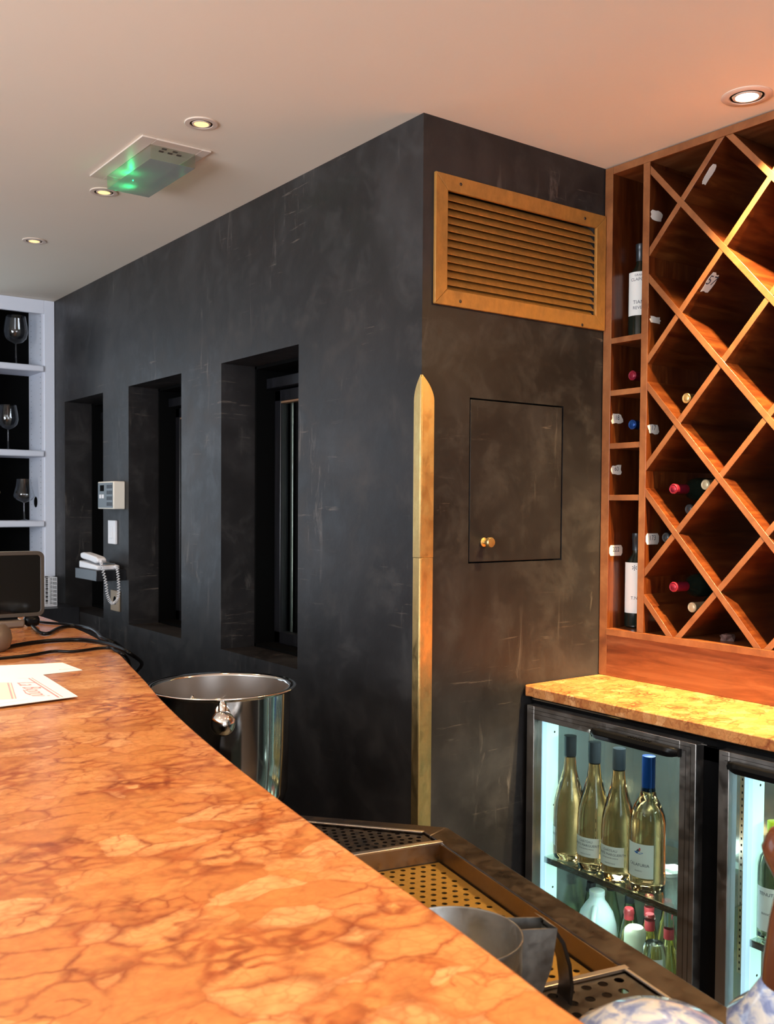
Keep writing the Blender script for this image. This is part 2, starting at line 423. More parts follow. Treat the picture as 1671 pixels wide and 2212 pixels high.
# windows that let the day in (out of frame): simple frames with panes
def day_window(n, axis, t, u0, u1, z0, z1):
    f = MB(); we = empty('window_%d' % n, (t, (u0+u1)/2, z0) if axis == 'x' else ((u0+u1)/2, t, z0), kind='structure')
    def B(ua, ub, za, zb):
        if axis == 'x': f.box(t, t+.06, ua, ub, za, zb)
        else: f.box(ua, ub, t, t+.06, za, zb)
    B(u0, u1, z0, z0+.05); B(u0, u1, z1-.05, z1); B(u0, u0+.05, z0, z1); B(u1-.05, u1, z0, z1)
    B((u0+u1)/2-.02, (u0+u1)/2+.02, z0, z1)
    f.build('window_frame', dark_wood, we)
day_window(4, 'y', YW+.3, -1.2, 1.30, .9, 2.55)  # unseen opening, placed and sized to shape the sun patch on the bar
day_window(5, 'x', -3.15, -.4, 2.8, .8, 2.5)
day_window(6, 'y', -2.65, -.8, 1.4, .8, 2.4)

# ---------------------------------------------------------------- access panel + grille + corner guard
ap = empty('access_panel', ((AP[0]+AP[1])/2, YB, AP[2]), 'flush dark access panel with a small brass knob, below the gold grille', 'panel')
g = .0045
MB().box(AP[0]+g, AP[1]-g, YB+.001, YB+.02, AP[2]+g, AP[3]-g).build('panel_door', plaster, ap, bev=.0015)
MB().box(AP[0]+.0005, AP[1]-.0005, YB+.03, YB+.09, AP[2]+.0005, AP[3]-.0005).build('box_back', matblack, ap)
kp = oy(1044, 1171, YB)
Mk = Matrix.Rotation(PI/2, 3, 'X')
MB().lathe([(0, 0), (.013, 0), (.0135, .003), (.007, .005), (.0065, .017), (.012, .020), (.0145, .023), (.015, .033), (.0135, .0355), (0, .036)], kp, 32, Mk).build('knob', brass_m, ap, smooth='auto')

gr = empty('air_grille', ((GR[0]+GR[1])/2, YB, GR[2]), 'gold painted louvred air grille high on the dark wall beside the rack', 'vent')
gx0, gx1, gz0, gz1 = 1.761, 2.472, 2.125, 2.494
fr = MB()
ix0, ix1, iz0, iz1 = gx0+.045, gx1-.045, gz0+.045, gz1-.045
o_ = [(gx0, gz0), (gx1, gz0), (gx1, gz1), (gx0, gz1)]; i_ = [(ix0, iz0), (ix1, iz0), (ix1, iz1), (ix0, iz1)]
yF, yK = YB-.012, YB-.001
for k in range(4):
    k2 = (k+1) % 4
    po = [o_[k], o_[k2], i_[k2], i_[k]]
    fr.prism(po, 'y', yF, yK)
fr.build('frame', gold_m, gr, bev=.002)
nb = 13
for k in range(nb):
    z = iz0-.004 + (iz1-iz0+.004)*(k+.5)/nb
    b = MB(); hh = .0125
    # curved blade: thin bowed strip pointing down and outwards
    P = []; Q = []
    for t in range(7):
        u = t/6; yy = YB-.004+.030*u; zz = z-hh+.030*u+.004*math.sin(u*PI)
        P.append((yy, zz)); Q.append((yy+.001, zz-.0022))
    poly = P+Q[::-1]
    b.prism(poly, 'x', ix0-.002, ix1+.002)
    b.build('louvre_blade', gold_m, gr, smooth='auto')
MB().box(GR[0]+.001, GR[1]-.001, YB+.085, YB+.095, GR[2]+.001, GR[3]-.001).build('dark_backing', matblack, gr)
for (px, py) in ((995, 398), (1263, 472), (994, 651), (1257, 702)):
    p = oy(px, py, yF)
    MB().lathe([(0, .002), (.0035, .0018), (.0048, .0005), (.0048, -.001)], (p.x, yF, p.z), 16, Mk).build('screw', steel_d, gr, smooth='auto')

cg = empty('corner_guard', (XA, YB, 0), 'polished brass corner guard with pointed top on the dark pillar corner', 'trim')
def leg(w, top=1.922, full=1.862):
    pts = [(0, .02), (w, .02)]
    for k in range(9):
        t = k/8; pts.append((w*(1-t**1.9), full-.012+(top-full+.012)*t))
    return pts
legB = MB(); pb = leg(.044); split = 1.42
def clipz(poly, za, zb):
    def cl(P, z, keep):
        o = []
        for i in range(len(P)):
            a, b = P[i-1], P[i]; ia, ib = keep(a[1]-z), keep(b[1]-z)
            if ia != ib:
                t = (z-a[1])/(b[1]-a[1]); o.append((a[0]+(b[0]-a[0])*t, z))
            if ib: o.append(b)
        return o
    return cl(cl(poly, za, lambda d: d >= 0), zb, lambda d: d <= 0)
for nm, za, zb, th in (('upper_strip', 1.405, 2, .004), ('lower_strip', 0, 1.404, .003)):
    m = MB()
    PB = clipz(leg(.044), za, zb); m.prism([(XA+x, z) for x, z in PB], 'y', YB-th, YB-.0002)
    PA = clipz(leg(.030), za, zb); m.prism([(YB+y, z) for y, z in PA], 'x', XA-th, XA-.0002)
    if za: m.prism([(XA-th, YB-th), (XA, YB-th), (XA, YB), (XA-th, YB)], 'z', za, 1.915)
    else: m.prism([(XA-th, YB-th), (XA, YB-th), (XA, YB), (XA-th, YB)], 'z', .02, 1.404)
    m.build(nm, brass_m, cg, bev=.0006)

# ---------------------------------------------------------------- ceiling: downlights and the emergency light
def downlight(loc, mat, tilt, label, group, R=.048):
    e = empty('downlight', loc, label, 'ceiling light', group)
    x, y, z = loc
    MB().lathe([(R*.99, 0), (R, -.002), (R*.97, -.0035), (R*.70, -.004), (R*.68, -.0025), (R*.66, 0)], loc, 40).build('outer_ring', ring_m, e, smooth='auto')
    MB().lathe([(R*.66, -.0005), (R*.64, -.003), (R*.60, -.003), (R*.58, -.0008), (R*.58, 0)], loc, 40).build('dark_gap_ring', matblack, e, smooth='auto')
    Mt = Matrix.Rotation(tilt, 3, 'X')
    MB().lathe([(R*.56, -.001), (R*.55, -.004), (R*.46, -.0045), (R*.42, -.002)], loc, 40).build('inner_ring', ring_m, e, smooth='auto')
    MB().lathe([(R*.43, -.0035), (R*.3, -.0045), (0, -.005)], loc, 32).build('bulb', mat, e, smooth='auto')
    return e
ring_m = Mat('cream_ring', (.72, .60, .50), .4).m
LROW = [(2.631, 'downlight nearest the corner, beyond the emergency light'), (3.409, 'dim amber downlight beside the far end of the emergency light'), (4.215, 'small dim downlight farthest away, near the white shelves')]
LROW[0] = (2.631, 'dim amber downlight between the emergency light and the pillar')
for y, lb in LROW:
    downlight((1.262, y, H), bulb_dim, .3, lb, 'dim amber downlights over the bar')
    lamp('warm_ceiling_spot', 'SPOT', (1.262, y, H-.02), (1.262, y, 0), 7, WARM, .03, ang=2.0)
for y in (1.05, .26, -.53):
    lamp('warm_ceiling_spot', 'SPOT', (1.262, y, H-.02), (.95, y, 0), 23, WARM, .03, ang=1.45)  # assumed spots out of view, no fixtures, added to light bar and steel
for y in (2.0, .9, -.2):
    lamp('warm_ceiling_spot', 'SPOT', (.15, y, H-.02), (.3, y, 0), 17, WARM, .03, ang=1.6)  # second added row without fixtures, warm light for the bar top
downlight((2.339, 1.574, H), bulb_hot, 0, 'bright white downlight above the lattice wine rack', None, .066)
lamp('rack_light', 'SPOT', (2.330, 1.56, H-.012), (2.46, 1.42, 1.5), 230, (1, .72, .34), .02, ang=1.75, blend=.8)
lamp('rack_fill_spot', 'SPOT', (2.22, .92, H-.03), (2.50, 1.36, 1.70), 390, (1, .70, .33), .015, ang=.95, blend=.8)  # spot with no fixture, added to brighten the rack's right-hand front
lamp('rack_light', 'SPOT', (2.335, .80, H-.02), (2.45, .95, 1.0), 70, (1, .64, .28), .02, ang=2.6, blend=.4)

em = empty('emergency_light', (1.268, 3.04, H), 'ceiling emergency light with ribbed clear cover glowing green', 'light')
m = MB(); ex0, ex1, ey0, ey1 = 1.160, 1.384, 2.815, 3.265; q0, q1, r0, r1 = 1.205, 1.352, 2.862, 3.225
for bx in ((ex0, q0, ey0, ey1), (q1, ex1, ey0, ey1), (q0, q1, ey0, r0), (q0, q1, r1, ey1)): m.box(*bx, H-.006, H-.0005)
m.build('mounting_frame', ring_m, em, bev=.001)
MB().box(q0, q1, r0, r1, H-.004, H-.001).build('back_plate', cream, em)
rib = D.materials.new('ribbed_acrylic'); rib.use_nodes = True; nt = rib.node_tree; nt.nodes.clear()
o = nt.nodes.new('ShaderNodeOutputMaterial'); t = nt.nodes.new('ShaderNodeBsdfTransparent'); t.inputs[0].default_value = (.80, .80, .76, 1)
tl = nt.nodes.new('ShaderNodeBsdfTranslucent'); tl.inputs[0].default_value = (.35, .34, .31, 1)
gl = nt.nodes.new('ShaderNodeBsdfGlossy'); gl.inputs['Roughness'].default_value = .12; gl.inputs[0].default_value = (.7, .7, .7, 1)
df = nt.nodes.new('ShaderNodeBsdfDiffuse'); df.inputs[0].default_value = (.17, .135, .10, 1)
m1 = nt.nodes.new('ShaderNodeMixShader'); m1.inputs[0].default_value = .5; m2 = nt.nodes.new('ShaderNodeMixShader'); m2.inputs[0].default_value = .2; m3_ = nt.nodes.new('ShaderNodeMixShader'); m3_.inputs[0].default_value = .05
L = nt.links.new; L(tl.outputs[0], m1.inputs[1]); L(df.outputs[0], m1.inputs[2]); L(m1.outputs[0], m2.inputs[1]); L(t.outputs[0], m2.inputs[2]); L(m2.outputs[0], m3_.inputs[1]); L(gl.outputs[0], m3_.inputs[2]); L(m3_.outputs[0], o.inputs[0])
zt, zb = H-.004, H-.048
side_m = thin_glass('clear_acrylic', (.80, .80, .74), 1.0, .12)
m = MB()
m.quad((q0, r0, zt), (q1, r0, zt), (q1, r0, zb), (q0, r0, zb)); m.quad((q0, r1, zt), (q1, r1, zt), (q1, r1, zb), (q0, r1, zb))
m.quad((q0, r0, zt), (q0, r1, zt), (q0, r1, zb), (q0, r0, zb)); m.quad((q1, r0, zt), (q1, r1, zt), (q1, r1, zb), (q1, r0, zb))
m.build('cover_sides', side_m, em)
m = MB(); nr = 44; prof = []
for k in range(nr):
    xa = q0+(q1-q0)*k/nr; xb = q0+(q1-q0)*(k+.5)/nr; xc = q0+(q1-q0)*(k+1)/nr
    m.quad((xa, r0, zb), (xa, r1, zb), (xb, r1, zb-.0016), (xb, r0, zb-.0016)); m.quad((xb, r0, zb-.0016), (xb, r1, zb-.0016), (xc, r1, zb), (xc, r0, zb))
m.build('ribbed_cover', rib, em)
for px in ((.3, .12), (.5, .12), (.7, .12), (.3, .04), (.55, .05)):
    MB().box(q0+(q1-q0)*px[0], q0+(q1-q0)*px[0]+.014, r0+px[1]*.3, r0+px[1]*.3+.006, H-.0075, H-.004).build('circuit_piece', steel_d, em)
MB().box(q0+.055, q0+.058, r1-.085, r1-.082, H-.032, H-.029).build('green_lamp', green_led, em)
lamp('green_led_glow', 'POINT', (q0+.055, r1-.07, H-.030), None, .16, (.0, 1, .30), .006)

# ---------------------------------------------------------------- wine rack
rack = empty('wine_rack', (XR+.16, 1.6, 1.002), 'tall mahogany lattice wine rack built over the marble back counter', 'wine rack')
RB = XR+.44; RY0, RY1 = .70, YB-.003; RZ0, RZ1 = 1.157, H-.003
MB().box(XR, RB, 2.147, RY1, 1.003, RZ1).build('side_panel', wood_z, rack, bev=.001)
MB().box(XR, RB, RY0, RY0+.027, 1.003, RZ1).build('side_panel', wood_z, rack, bev=.001)
MB().box(XR, RB, RY0+.027, 2.147, RZ1-.024, RZ1).build('top_rail', wood_y, rack, bev=.001)
MB().box(XR, XR+.02, RY0+.027, 2.147, 1.003, RZ0-.022).build('lower_panel', wood_y, rack)
MB().box(XR-.006, RB, RY0+.027, 2.147, RZ0-.021, RZ0).build('bottom_board', wood_y, rack, bev=.001)
MB().box(XR, RB, 2.000, 2.026, RZ0, RZ1-.024).build('upright', wood_z, rack, bev=.001)
MB().box(RB, RB+.012, RY0, RY1, RZ0, RZ1).build('back_panel', make_wood('dark_red_back', (34, 34, 5), (.03, .005, .002), (.05, .009, .003), (.08, .016, .005)), rack)
for z in (2.089, 1.921, 1.750, 1.583):
    MB().box(XR+.001, RB, 2.026, 2.147, z-.009, z+.009).build('shelf', wood_y, rack, bev=.0008)
LY0, LY1 = RY0+.027, 2.000
def KID_RACK(): return [o for o in col.objects if o.parent is rack or o.parent == rack]
def clip_poly(poly, y0, y1, z0, z1):
    def cut(P, f):
        o = []
        for i in range(len(P)):
            a, b = P[i-1], P[i]; fa, fb = f(a), f(b)
            if (fa >= 0) != (fb >= 0):
                t = fa/(fa-fb); o.append((a[0]+(b[0]-a[0])*t, a[1]+(b[1]-a[1])*t))
            if fb >= 0: o.append(b)
        return o
    for f in (lambda p: p[0]-y0, lambda p: y1-p[0], lambda p: p[1]-z0, lambda p: z1-p[1]):
        poly = cut(poly, f)
        if len(poly) < 3: return None
    return poly
NY, NZ, DY, DZ = 1.886, 1.473, .1505, .1665
sl = DZ/DY; hw = .0092*math.sqrt(1+sl*sl)
BOARDS = []
for s in (1, -1):
    for k in range(-12, 14):
        zc = NZ + k*2*DZ
        f = lambda y: zc + s*sl*(y-NY)
        poly = [(0.5, f(.5)-hw), (2.3, f(2.3)-hw), (2.3, f(2.3)+hw), (.5, f(.5)+hw)]
        p = clip_poly(poly, LY0, LY1, RZ0, RZ1-.024)
        if p is None: continue
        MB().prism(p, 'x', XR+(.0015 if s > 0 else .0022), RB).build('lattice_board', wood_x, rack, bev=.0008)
# worn front edges, paled further: lit fronts against shaded cells put into colour
edge_m = make_wood('worn_lit_edge', (40, 9, 9), (.16, .050, .015), (.24, .085, .027), (.33, .13, .045), .4)
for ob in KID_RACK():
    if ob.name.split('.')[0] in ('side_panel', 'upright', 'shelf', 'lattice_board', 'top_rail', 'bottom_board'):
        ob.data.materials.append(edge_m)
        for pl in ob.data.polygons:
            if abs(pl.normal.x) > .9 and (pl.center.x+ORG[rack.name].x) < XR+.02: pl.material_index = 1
# torn white number stickers
stick = Mat('torn_sticker', (.72, .68, .62), .7).m
def sticker(cx, cz, y, txt, w_, h_, seed, x0=XR+.004, dirv=(0, 0, 1), org=None, torn=True):
    rr = random.Random(seed); n = 14; pts = []
    for k in range(n):
        a = 2*PI*k/n; q = 1/max(abs(math.cos(a)), abs(math.sin(a))); j = 1-(rr.random()*.3 if torn else .03)
        pts.append((math.cos(a)*q*j*w_/2, math.sin(a)*q*j*h_/2))
    if org is None: o = Vector((x0+w_/2, y-.0007, cz)); r = Vector((1, 0, 0)); u = Vector((0, 0, 1))
    else: o = org; r = Vector((1, 0, 0)); u = Vector(dirv).normalized()
    nn = r.cross(u)
    m = MB(); m.add([o+r*a+u*b+nn*t for t in (0, .0006) for a, b in pts],
                    [tuple(range(n-1, -1, -1)), tuple(range(n, 2*n))]+[(i, (i+1) % n, n+(i+1) % n, n+i) for i in range(n)])
    s_ = m.build('number_sticker', stick, rack)
    if txt:
        t = MB(); writing(t, txt, h_*.62, o+nn*.0009+u*h_*.08, r, u); t.build('number', dark_ink, s_)
for (py, txt, hh, sd, yy, tn) in ((905, '18', .036, 1, 2.147, True), (1015, '60', .034, 2, 2.147, True), (1189, '222', .036, 3, 2.147, False), (927, '17', .036, 5, 2.0, True), (1164, '173', .036, 6, 2.0, False),
                              (470, '', .034, 7, 2.0, True), (693, '', .022, 8, 2.0, True)):
    p = ox(1316 if yy > 2.1 else 1392, py, XR+.02); sticker(0, p.z, yy, txt, .060 if tn else .066, hh, sd, torn=tn)
def face_sticker(ku, y, txt, w_, h_, seed):
    # on the underside of a board rising to the right
    zc = NZ+ku*2*DZ; z = zc-sl*(y-NY)-hw
    u = Vector((0, -1, sl)).normalized(); n = Vector((1, 0, 0)).cross(u)
    sticker(0, 0, 0, txt, w_, h_, seed, dirv=u, org=Vector((XR+.035, y, z))+n*.0004)
face_sticker(3, 1.81, '', .03, .07, 11)
face_sticker(3, 1.665, '08', .045, .08, 12)
face_sticker(2, 1.80, '57', .045, .07, 13)

# ---------------------------------------------------------------- bottles in the rack
PREV = []
def lying_bottle(px, py, foil, label, group='wine bottles lying in the rack cells', cub=False):
    best = None
    for k in range(30):
        X = XR+.012+k*.005; p = ox(px, py, X)
        if cub: c = min(p.y-2.026, 2.147-p.y)-.001
        else:
            c = 2.0-p.y
            for m in range(-12, 14):
                for sg in (1, -1): c = min(c, abs(p.z-(NZ+m*2*DZ)-sg*sl*(p.y-NY))/math.sqrt(1+sl*sl)-.0095)
            c = min(c, p.z-RZ0)
        for (a, b) in PREV: c = min(c, math.hypot(a-p.y, b-p.z)-.035)
        if best is None or c > best[0]: best = (c, X, p)
        if c >= .0375: break
    c, X, p = best; r = max(.026, min(.037, c)); PREV.append((p.y, p.z))
    L_ = min(.298, RB-X-.004)
    e = empty('wine_bottle', (X+.2, p.y, p.z), label, 'bottle', group)
    Mx = Matrix.Rotation(PI/2, 3, 'Y')
    MB().lathe([(0, L_), (r*.92, L_-.002), (r, L_-.01), (r, .115), (r*.8, .092), (.016, .072), (.0140, .055), (.0140, .03)], p, 28, Mx).build('glass_body', darkglass, e, smooth='auto')
    MB().lathe([(.0148, .062), (.0150, .010), (.0155, .008), (.0155, .002), (.0135, 0), (.010, .0006), (.009, 0), (0, 0)], p, 28, Mx).build('foil', foil, e, smooth='auto')
    return e
lying_bottle(1481, 860, goldfoil, 'lying wine bottle with gold foil, alone in its lattice cell')
lying_bottle(1453, 1056, redfoil, 'lying bottle with red foil left of the cream foiled one, middle left cell')
lying_bottle(1522, 1047, creamfoil, 'lying bottle with cream foil right of a red foiled one, middle left cell')
lying_bottle(1487, 1100, darkfoil, 'lying bottle with dark foil low in the middle left cell, against the board')
lying_bottle(1453, 1268, redfoil, 'lying bottle with red foil in the bottom left cell')
lying_bottle(1493, 1312, creamfoil, 'lying bottle with cream embossed foil beside the board, bottom left cell')
lying_bottle(1431, 1334, creamfoil, 'lowest lying bottle with cream foil on the rack floor')
lying_bottle(1364, 811, redfoil, 'lying bottle with dark red foil in the second cubby from the top', group='wine bottles lying in the small cubbies', cub=True)
lying_bottle(1364, 917, bluefoil, 'lying bottle with blue foil in the third cubby from the top', group='wine bottles lying in the small cubbies', cub=True)
lying_bottle(1437, 1161, darkfoil, 'lying bottle with blue-black foil in the half cell against the upright')

def bordeaux(loc, label, ang=PI, lab='', foil=darkfoil, body=None, h=.30, z0=.08, z1=.19, r=.0375, lw=.9, group=None, neck=None):
    e = empty('wine_bottle', loc, label, 'bottle', group)
    x, y, z = loc
    MB().lathe([(0, .002), (r*.8, 0), (r, .006), (r, h*.63), (r*.86, h*.70), (.017, h*.77), (.0140, h*.80), (.0140, h-.02), (.0158, h-.018), (.0158, h-.002), (.012, h), (0, h)], loc, 32).build('glass_body', body or darkglass, e, smooth='auto')
    MB().lathe([(.0149, h*.82), (.0151, h-.02), (.0165, h-.018), (.0165, h), (0, h+.0008)], loc, 28).build('foil', foil, e, smooth='auto')
    lb = MB().lathe([(r+.0005, z0), (r+.0005, z1)], loc, 24, None, ang-lw, ang+lw).build('label', label_m, e, smooth=True)
    t = MB(); hh = z1-z0
    for i, (tx, sz, fz) in enumerate(lab or []):
        t = MB(); writing_cyl(t, tx, sz, r+.0008, ang, z0+hh*fz, loc); t.build('label_print', dark_ink, lb)
    return e
p = ox(1392, 690, XR+.10); 
bordeaux((XR+.10, p.y+.020, 2.098), 'upright dark wine bottle with white label in the tall top cubby', PI+.55, [('CLAPON', .014, .82), ('GRAN', .01, .92), ('TIAN', .016, .3), ('REVEL', .014, .17)], h=.31, z0=.075, z1=.215, lw=1.1)
p = ox(1384, 1300, XR+.10)
bordeaux((XR+.10, p.y+.020, RZ0), 'upright dark bottle with white label in the tall bottom cubby', PI+.5, [('T.N', .014, .3), ('*', .04, .85)], h=.31, z0=.05, z1=.215, lw=1.1)
# dark broken piece on the rack floor
p = ox(1570, 1378, XR+.07)
ck = MB(); rr = random.Random(4)
ck.lathe([(0, 0), (.020, 0), (.022, .012), (.015, .019), (0, .021)], (p.x, p.y, RZ0+.0005), 7)
for v in ck.v: v.x += rr.uniform(-.004, .004); v.y += rr.uniform(-.006, .006)
tag(ck.build('broken_cork', make_wood('dark_cork', (80, 80, 80), (.03, .012, .008), (.09, .04, .03), (.2, .11, .09), .8), origin=(p.x, p.y, RZ0)), 'small dark broken cork chunk on the floor of the wine rack', 'cork')

# ---------------------------------------------------------------- back counter slab
ys = [.66+(YB-.06-.66)*k/40 for k in range(41)]
rr = random.Random(2)
poly = [(XC-.006+rr.uniform(-.0015, .0015), y) for y in ys] + [(XC+.002, YB-.035), (XC-.004, YB-.02), (XC+.01, YB-.004), (XR+.46, YB-.004), (XR+.46, .66)]
bc = MB().prism(poly, 'z', .970, 1.002).build('back_counter', marble2, bev=.003, origin=(XC+.3, 1.6, .97))
tag(bc, 'red marble back counter slab with a chipped corner above the coolers', 'counter')

# ---------------------------------------------------------------- bottle cooler
fr_ = empty('bottle_cooler', (2.4, 1.5, 0), 'grey steel under-counter bottle cooler with two lit glass doors', 'fridge')
cx0, cx1, cy0, cy1, cz0, cz1 = XC+.045, 2.84, .72, YB-.012, .06, .965
m = MB()
m.box(cx0, cx1, cy1-.02, cy1, cz0, cz1); m.box(cx0, cx1, cy0, cy0+.02, cz0, cz1); m.box(cx1-.02, cx1, cy0, cy1, cz0, cz1)
m.box(cx0, cx1, cy0, cy1, cz1-.022, cz1); m.box(cx0, cx1, cy0, cy1, cz0, cz0+.04)
m.build('cabinet', matblack, fr_)
m = MB(); m.box(cx0-.012, cx0, 1.495, 1.560, cz0, cz1-.03); m.box(cx0-.012, cx0, cy0, cy1, .900, .965); m.box(cx0-.012, cx0, 2.150, cy1, cz0, .9)
m.build('black_front_frame', black, fr_)
for z, t in ((.957, .0035), (.940, .003)):
    MB().box(cx0-.022, cx0-.012, 1.50, cy1-.01, z, z+t).build('chrome_strip', chrome, fr_)
    MB().box(cx0-.022, cx0-.012, cy0, 1.46, z, z+t).build('chrome_strip', chrome, fr_)
# lining
IZ0, IZ1, IX1 = .10, .935, 2.62
m = MB()
m.quad((cx0, cy1-.021, IZ0), (IX1, cy1-.021, IZ0), (IX1, cy1-.021, IZ1), (cx0, cy1-.021, IZ1))
m.quad((IX1, cy0+.021, IZ0), (IX1, cy1-.021, IZ0), (IX1, cy1-.021, IZ1), (IX1, cy0+.021, IZ1))
m.quad((cx0, cy0+.021, IZ0+.001), (IX1, cy0+.021, IZ0+.001), (IX1, cy1-.021, IZ0+.001), (cx0, cy1-.021, IZ0+.001))
m.quad((cx0, cy0+.021, IZ1), (IX1, cy0+.021, IZ1), (IX1, cy1-.021, IZ1), (cx0, cy1-.021, IZ1))
m.build('steel_lining', fridge_in, fr_)
for (yy, k) in ((2.150, 0), (1.435, 1)):
    MB().box(cx0+.002, cx0+.020, yy-.012, yy, .12, .93).build('light_tube', led_strip, fr_)
    lp = MB().box(cx0+.026, cx0+.074, yy-.010, yy-.004, .12, .93).build('light_panel', led_white, fr_)
    for z in (.85, .62, .36, .2):
        MB().lathe([(.003, -.0008), (.0035, 0)][::1]+[(0, .0006)], (cx0+.056, yy-.0105, z), 10, Mk).build('screw', steel_d, lp)
for (xx, yy) in ((2.40, 2.148), (2.612, 1.72), (2.612, 1.30)):
    m = MB()
    if xx < 2.5: m.box(xx, xx+.016, yy, yy+.004, .14, .88)
    else: m.box(xx-.002, xx, yy, yy+.016, .14, .88)
    ss = m.build('shelf_standard', steel_l, fr_)
    h_ = MB()
    for k in range(36):
        z = .15+k*.02
        if xx < 2.5: h_.box(xx+.006, xx+.010, yy-.0006, yy, z, z+.007)
        else: h_.box(xx-.0026, xx-.002, yy+.006, yy+.010, z, z+.007)
    h_.build('slots', matblack, ss)
SZ = .466
for k_, y_ in enumerate((1.86, 1.12)):
    lamp('cooler_fill', 'AREA', (2.30, y_, .925), (2.36, y_, 0), 3.0, (.90, 1, .97), (.10, .5))  # unseen area lamp added to brighten the bay beyond its LED panel
    lamp('cooler_fill', 'AREA', (2.26, y_, SZ-.03), (2.34, y_, 0), .9, (.90, 1, .97), (.06, .5))  # same added fill below the shelf
shelf_g = thin_glass('shelf_glass', (.72, .78, .74), 1.0, .22)
for a, b in ((1.565, 2.145), (.75, 1.42)):
    m = MB(); m.box(2.192, 2.59, a, b, SZ-.006, SZ-.001); sh = m.build('shelf', shelf_g, fr_)
    MB().box(2.188, 2.193, a, b, SZ-.018, SZ).build('shelf_front_lip', steel('shelf_lip_steel', (.5, .52, .48), .25), sh)
def door(ya, yb_, name='door'):
    # ya < yb_
    d = empty(name, (XC, (ya+yb_)/2, .12)); 
    d.parent = fr_; d.location = Vector((XC, (ya+yb_)/2, .12))-ORG[fr_.name]
    z0, z1 = .085, .944; t = .036; wl, wr, wt = .030, .050, .040
    f = MB()
    f.box(XC, XC+t, yb_-wl, yb_, z0, z1); f.box(XC, XC+t, ya, ya+wr, z0, z1)
    f.box(XC, XC+t, ya+wr, yb_-wl, z1-wt, z1); f.box(XC, XC+t, ya+wr, yb_-wl, z0, z0+wt)
    f.build('door_frame', fridge_m, d, bev=.0015)
    l = MB()
    for k in (.3, .6): # thin grooves of the extrusion
        l.box(XC-.0006, XC, ya+wr*k, ya+wr*k+.0012, z0, z1-wt*k); l.box(XC-.0006, XC, ya+wr*k, yb_-wl*k, z1-wt*k, z1-wt*k+.0012)
    l.build('groove_lines', steel_d, d)
    MB().box(XC+.012, XC+.016, ya+wr, yb_-wl, z0+wt, z1-wt).build('door_glass', pane_m, d)
    g_ = MB(); i0 = .006
    for bx in ((ya+.008, ya+.020), (yb_-.02, yb_-.008)): g_.box(XC+t, XC+t+.008, *bx, z0+.01, z1-.01)
    g_.box(XC+t, XC+t+.008, ya+.008, yb_-.008, z1-.022, z1-.010)
    g_.build('rubber_gasket', black, d)
    return d
def handle(d, y0, y1, z):
    h = MB(); pr = []
    n = 22; L_ = y1-y0
    # grip: rounded bar swelling at both ends, standing off the door
    sec = [(0, -.013), (.0, .013), (-.012, .015), (-.024, .013), (-.029, 0), (-.024, -.013), (-.012, -.015)]
    vs = []; fs = []
    for k in range(n+1):
        u = k/n; e_ = min(u, 1-u)*L_
        s_ = 1 if e_ > .03 else .75+.25*math.sin(e_/.03*PI/2)
        if e_ < .004: s_ *= .8
        for a, b in sec: vs.append((XC+.001+a*s_-(.004 if e_ > .02 else .0), y0+L_*u, z+b*s_))
    q = len(sec)
    for k in range(n):
        for i in range(q): fs.append((k*q+i, k*q+(i+1) % q, (k+1)*q+(i+1) % q, (k+1)*q+i))
    fs += [tuple(range(q)), tuple(range(n*q+q-1, n*q-1, -1))]
    h.add(vs, fs); ob = h.build('handle', black, d, bev=.002)
    g_ = MB()
    for k in range(8): g_.box(XC-.024, XC-.014, y0+.085+k*.010, y0+.089+k*.010, z+.0135, z+.0160)
    g_.build('grip_ridges', black, ob)
d1 = door(1.546, 2.160); handle(d1, 1.590, 1.888, .913)
d2 = door(.76, 1.478); handle(d2, 1.12, 1.443, .913)

# ---------------------------------------------------------------- rose bottles on the cooler shelf
def rose(loc, label, foil, ang, lab, lz=(.035, .085), belly=.0425, cap=.052, sqz=False, capr=.0165, group=None, lw=.85):
    e = empty('wine_bottle', loc, label, 'bottle', group)
    h = .325; r = belly
    full = [(0, .012), (r*.55, .010), (r*.8, .002), (r*.93, .0), (r, .010), (r*1.0, .10), (r*.985, .13), (r*.93, .155), (r*.80, .180), (r*.62, .205), (r*.46, .230), (.0165, .252), (.0148, .27)]
    if sqz: full = [(0, .012), (r*.55, .010), (r*.85, .002), (r*.97, .0), (r, .008), (r, .165), (r*.94, .182), (r*.76, .203), (r*.52, .222), (.0175, .240), (.0150, .262), (.0148, .27)]
    liquid = full
    MB().lathe(liquid+[(0, .27)], loc, 40).build('glass_body', rose_m, e, smooth='auto')
    MB().lathe([(.0, .2702), (.0146, .2702), (.0146, h-.012), (.0160, h-.010), (.0160, h-.003), (.012, h), (0, h)], loc, 28).build('clear_neck', clear_m, e, smooth='auto')
    MB().lathe([(capr-.0003, h-cap), (capr, h-cap), (capr, h+.001), (0, h+.0018)], loc, 28).build('foil', foil, e, smooth='auto')
    rr_ = r+.0006
    lb = MB().lathe([(rr_, lz[0]), (rr_, lz[1])], loc, 24, None, ang-lw, ang+lw).build('label', label_m, e, smooth=True)
    t = MB()
    for tx, sz, fz in lab: writing_cyl(t, tx, sz, rr_+.0003, ang, lz[0]+(lz[1]-lz[0])*fz, loc)
    t.build('label_print', dark_ink, lb)
    e.scale = (1.16, 1.16, 1.16)
    return e, lb
XBOT = 2.252
yy = [ox(px, 1880, XBOT).y for px in (1229, 1279, 1333, 1397)]
yy[0] = 2.0945; yy[1] = min(yy[1], yy[0]-.0995) if yy[1] > 1.9955 else yy[1]
A = PI+.12
lab1 = [('CHÂTEAU', .0085, .80), ('SAINTE MARGUERITE', .0088, .60), ('CÔTES DE PROVENCE', .0045, .42), ('FANTASTIQUE', .0045, .15)]
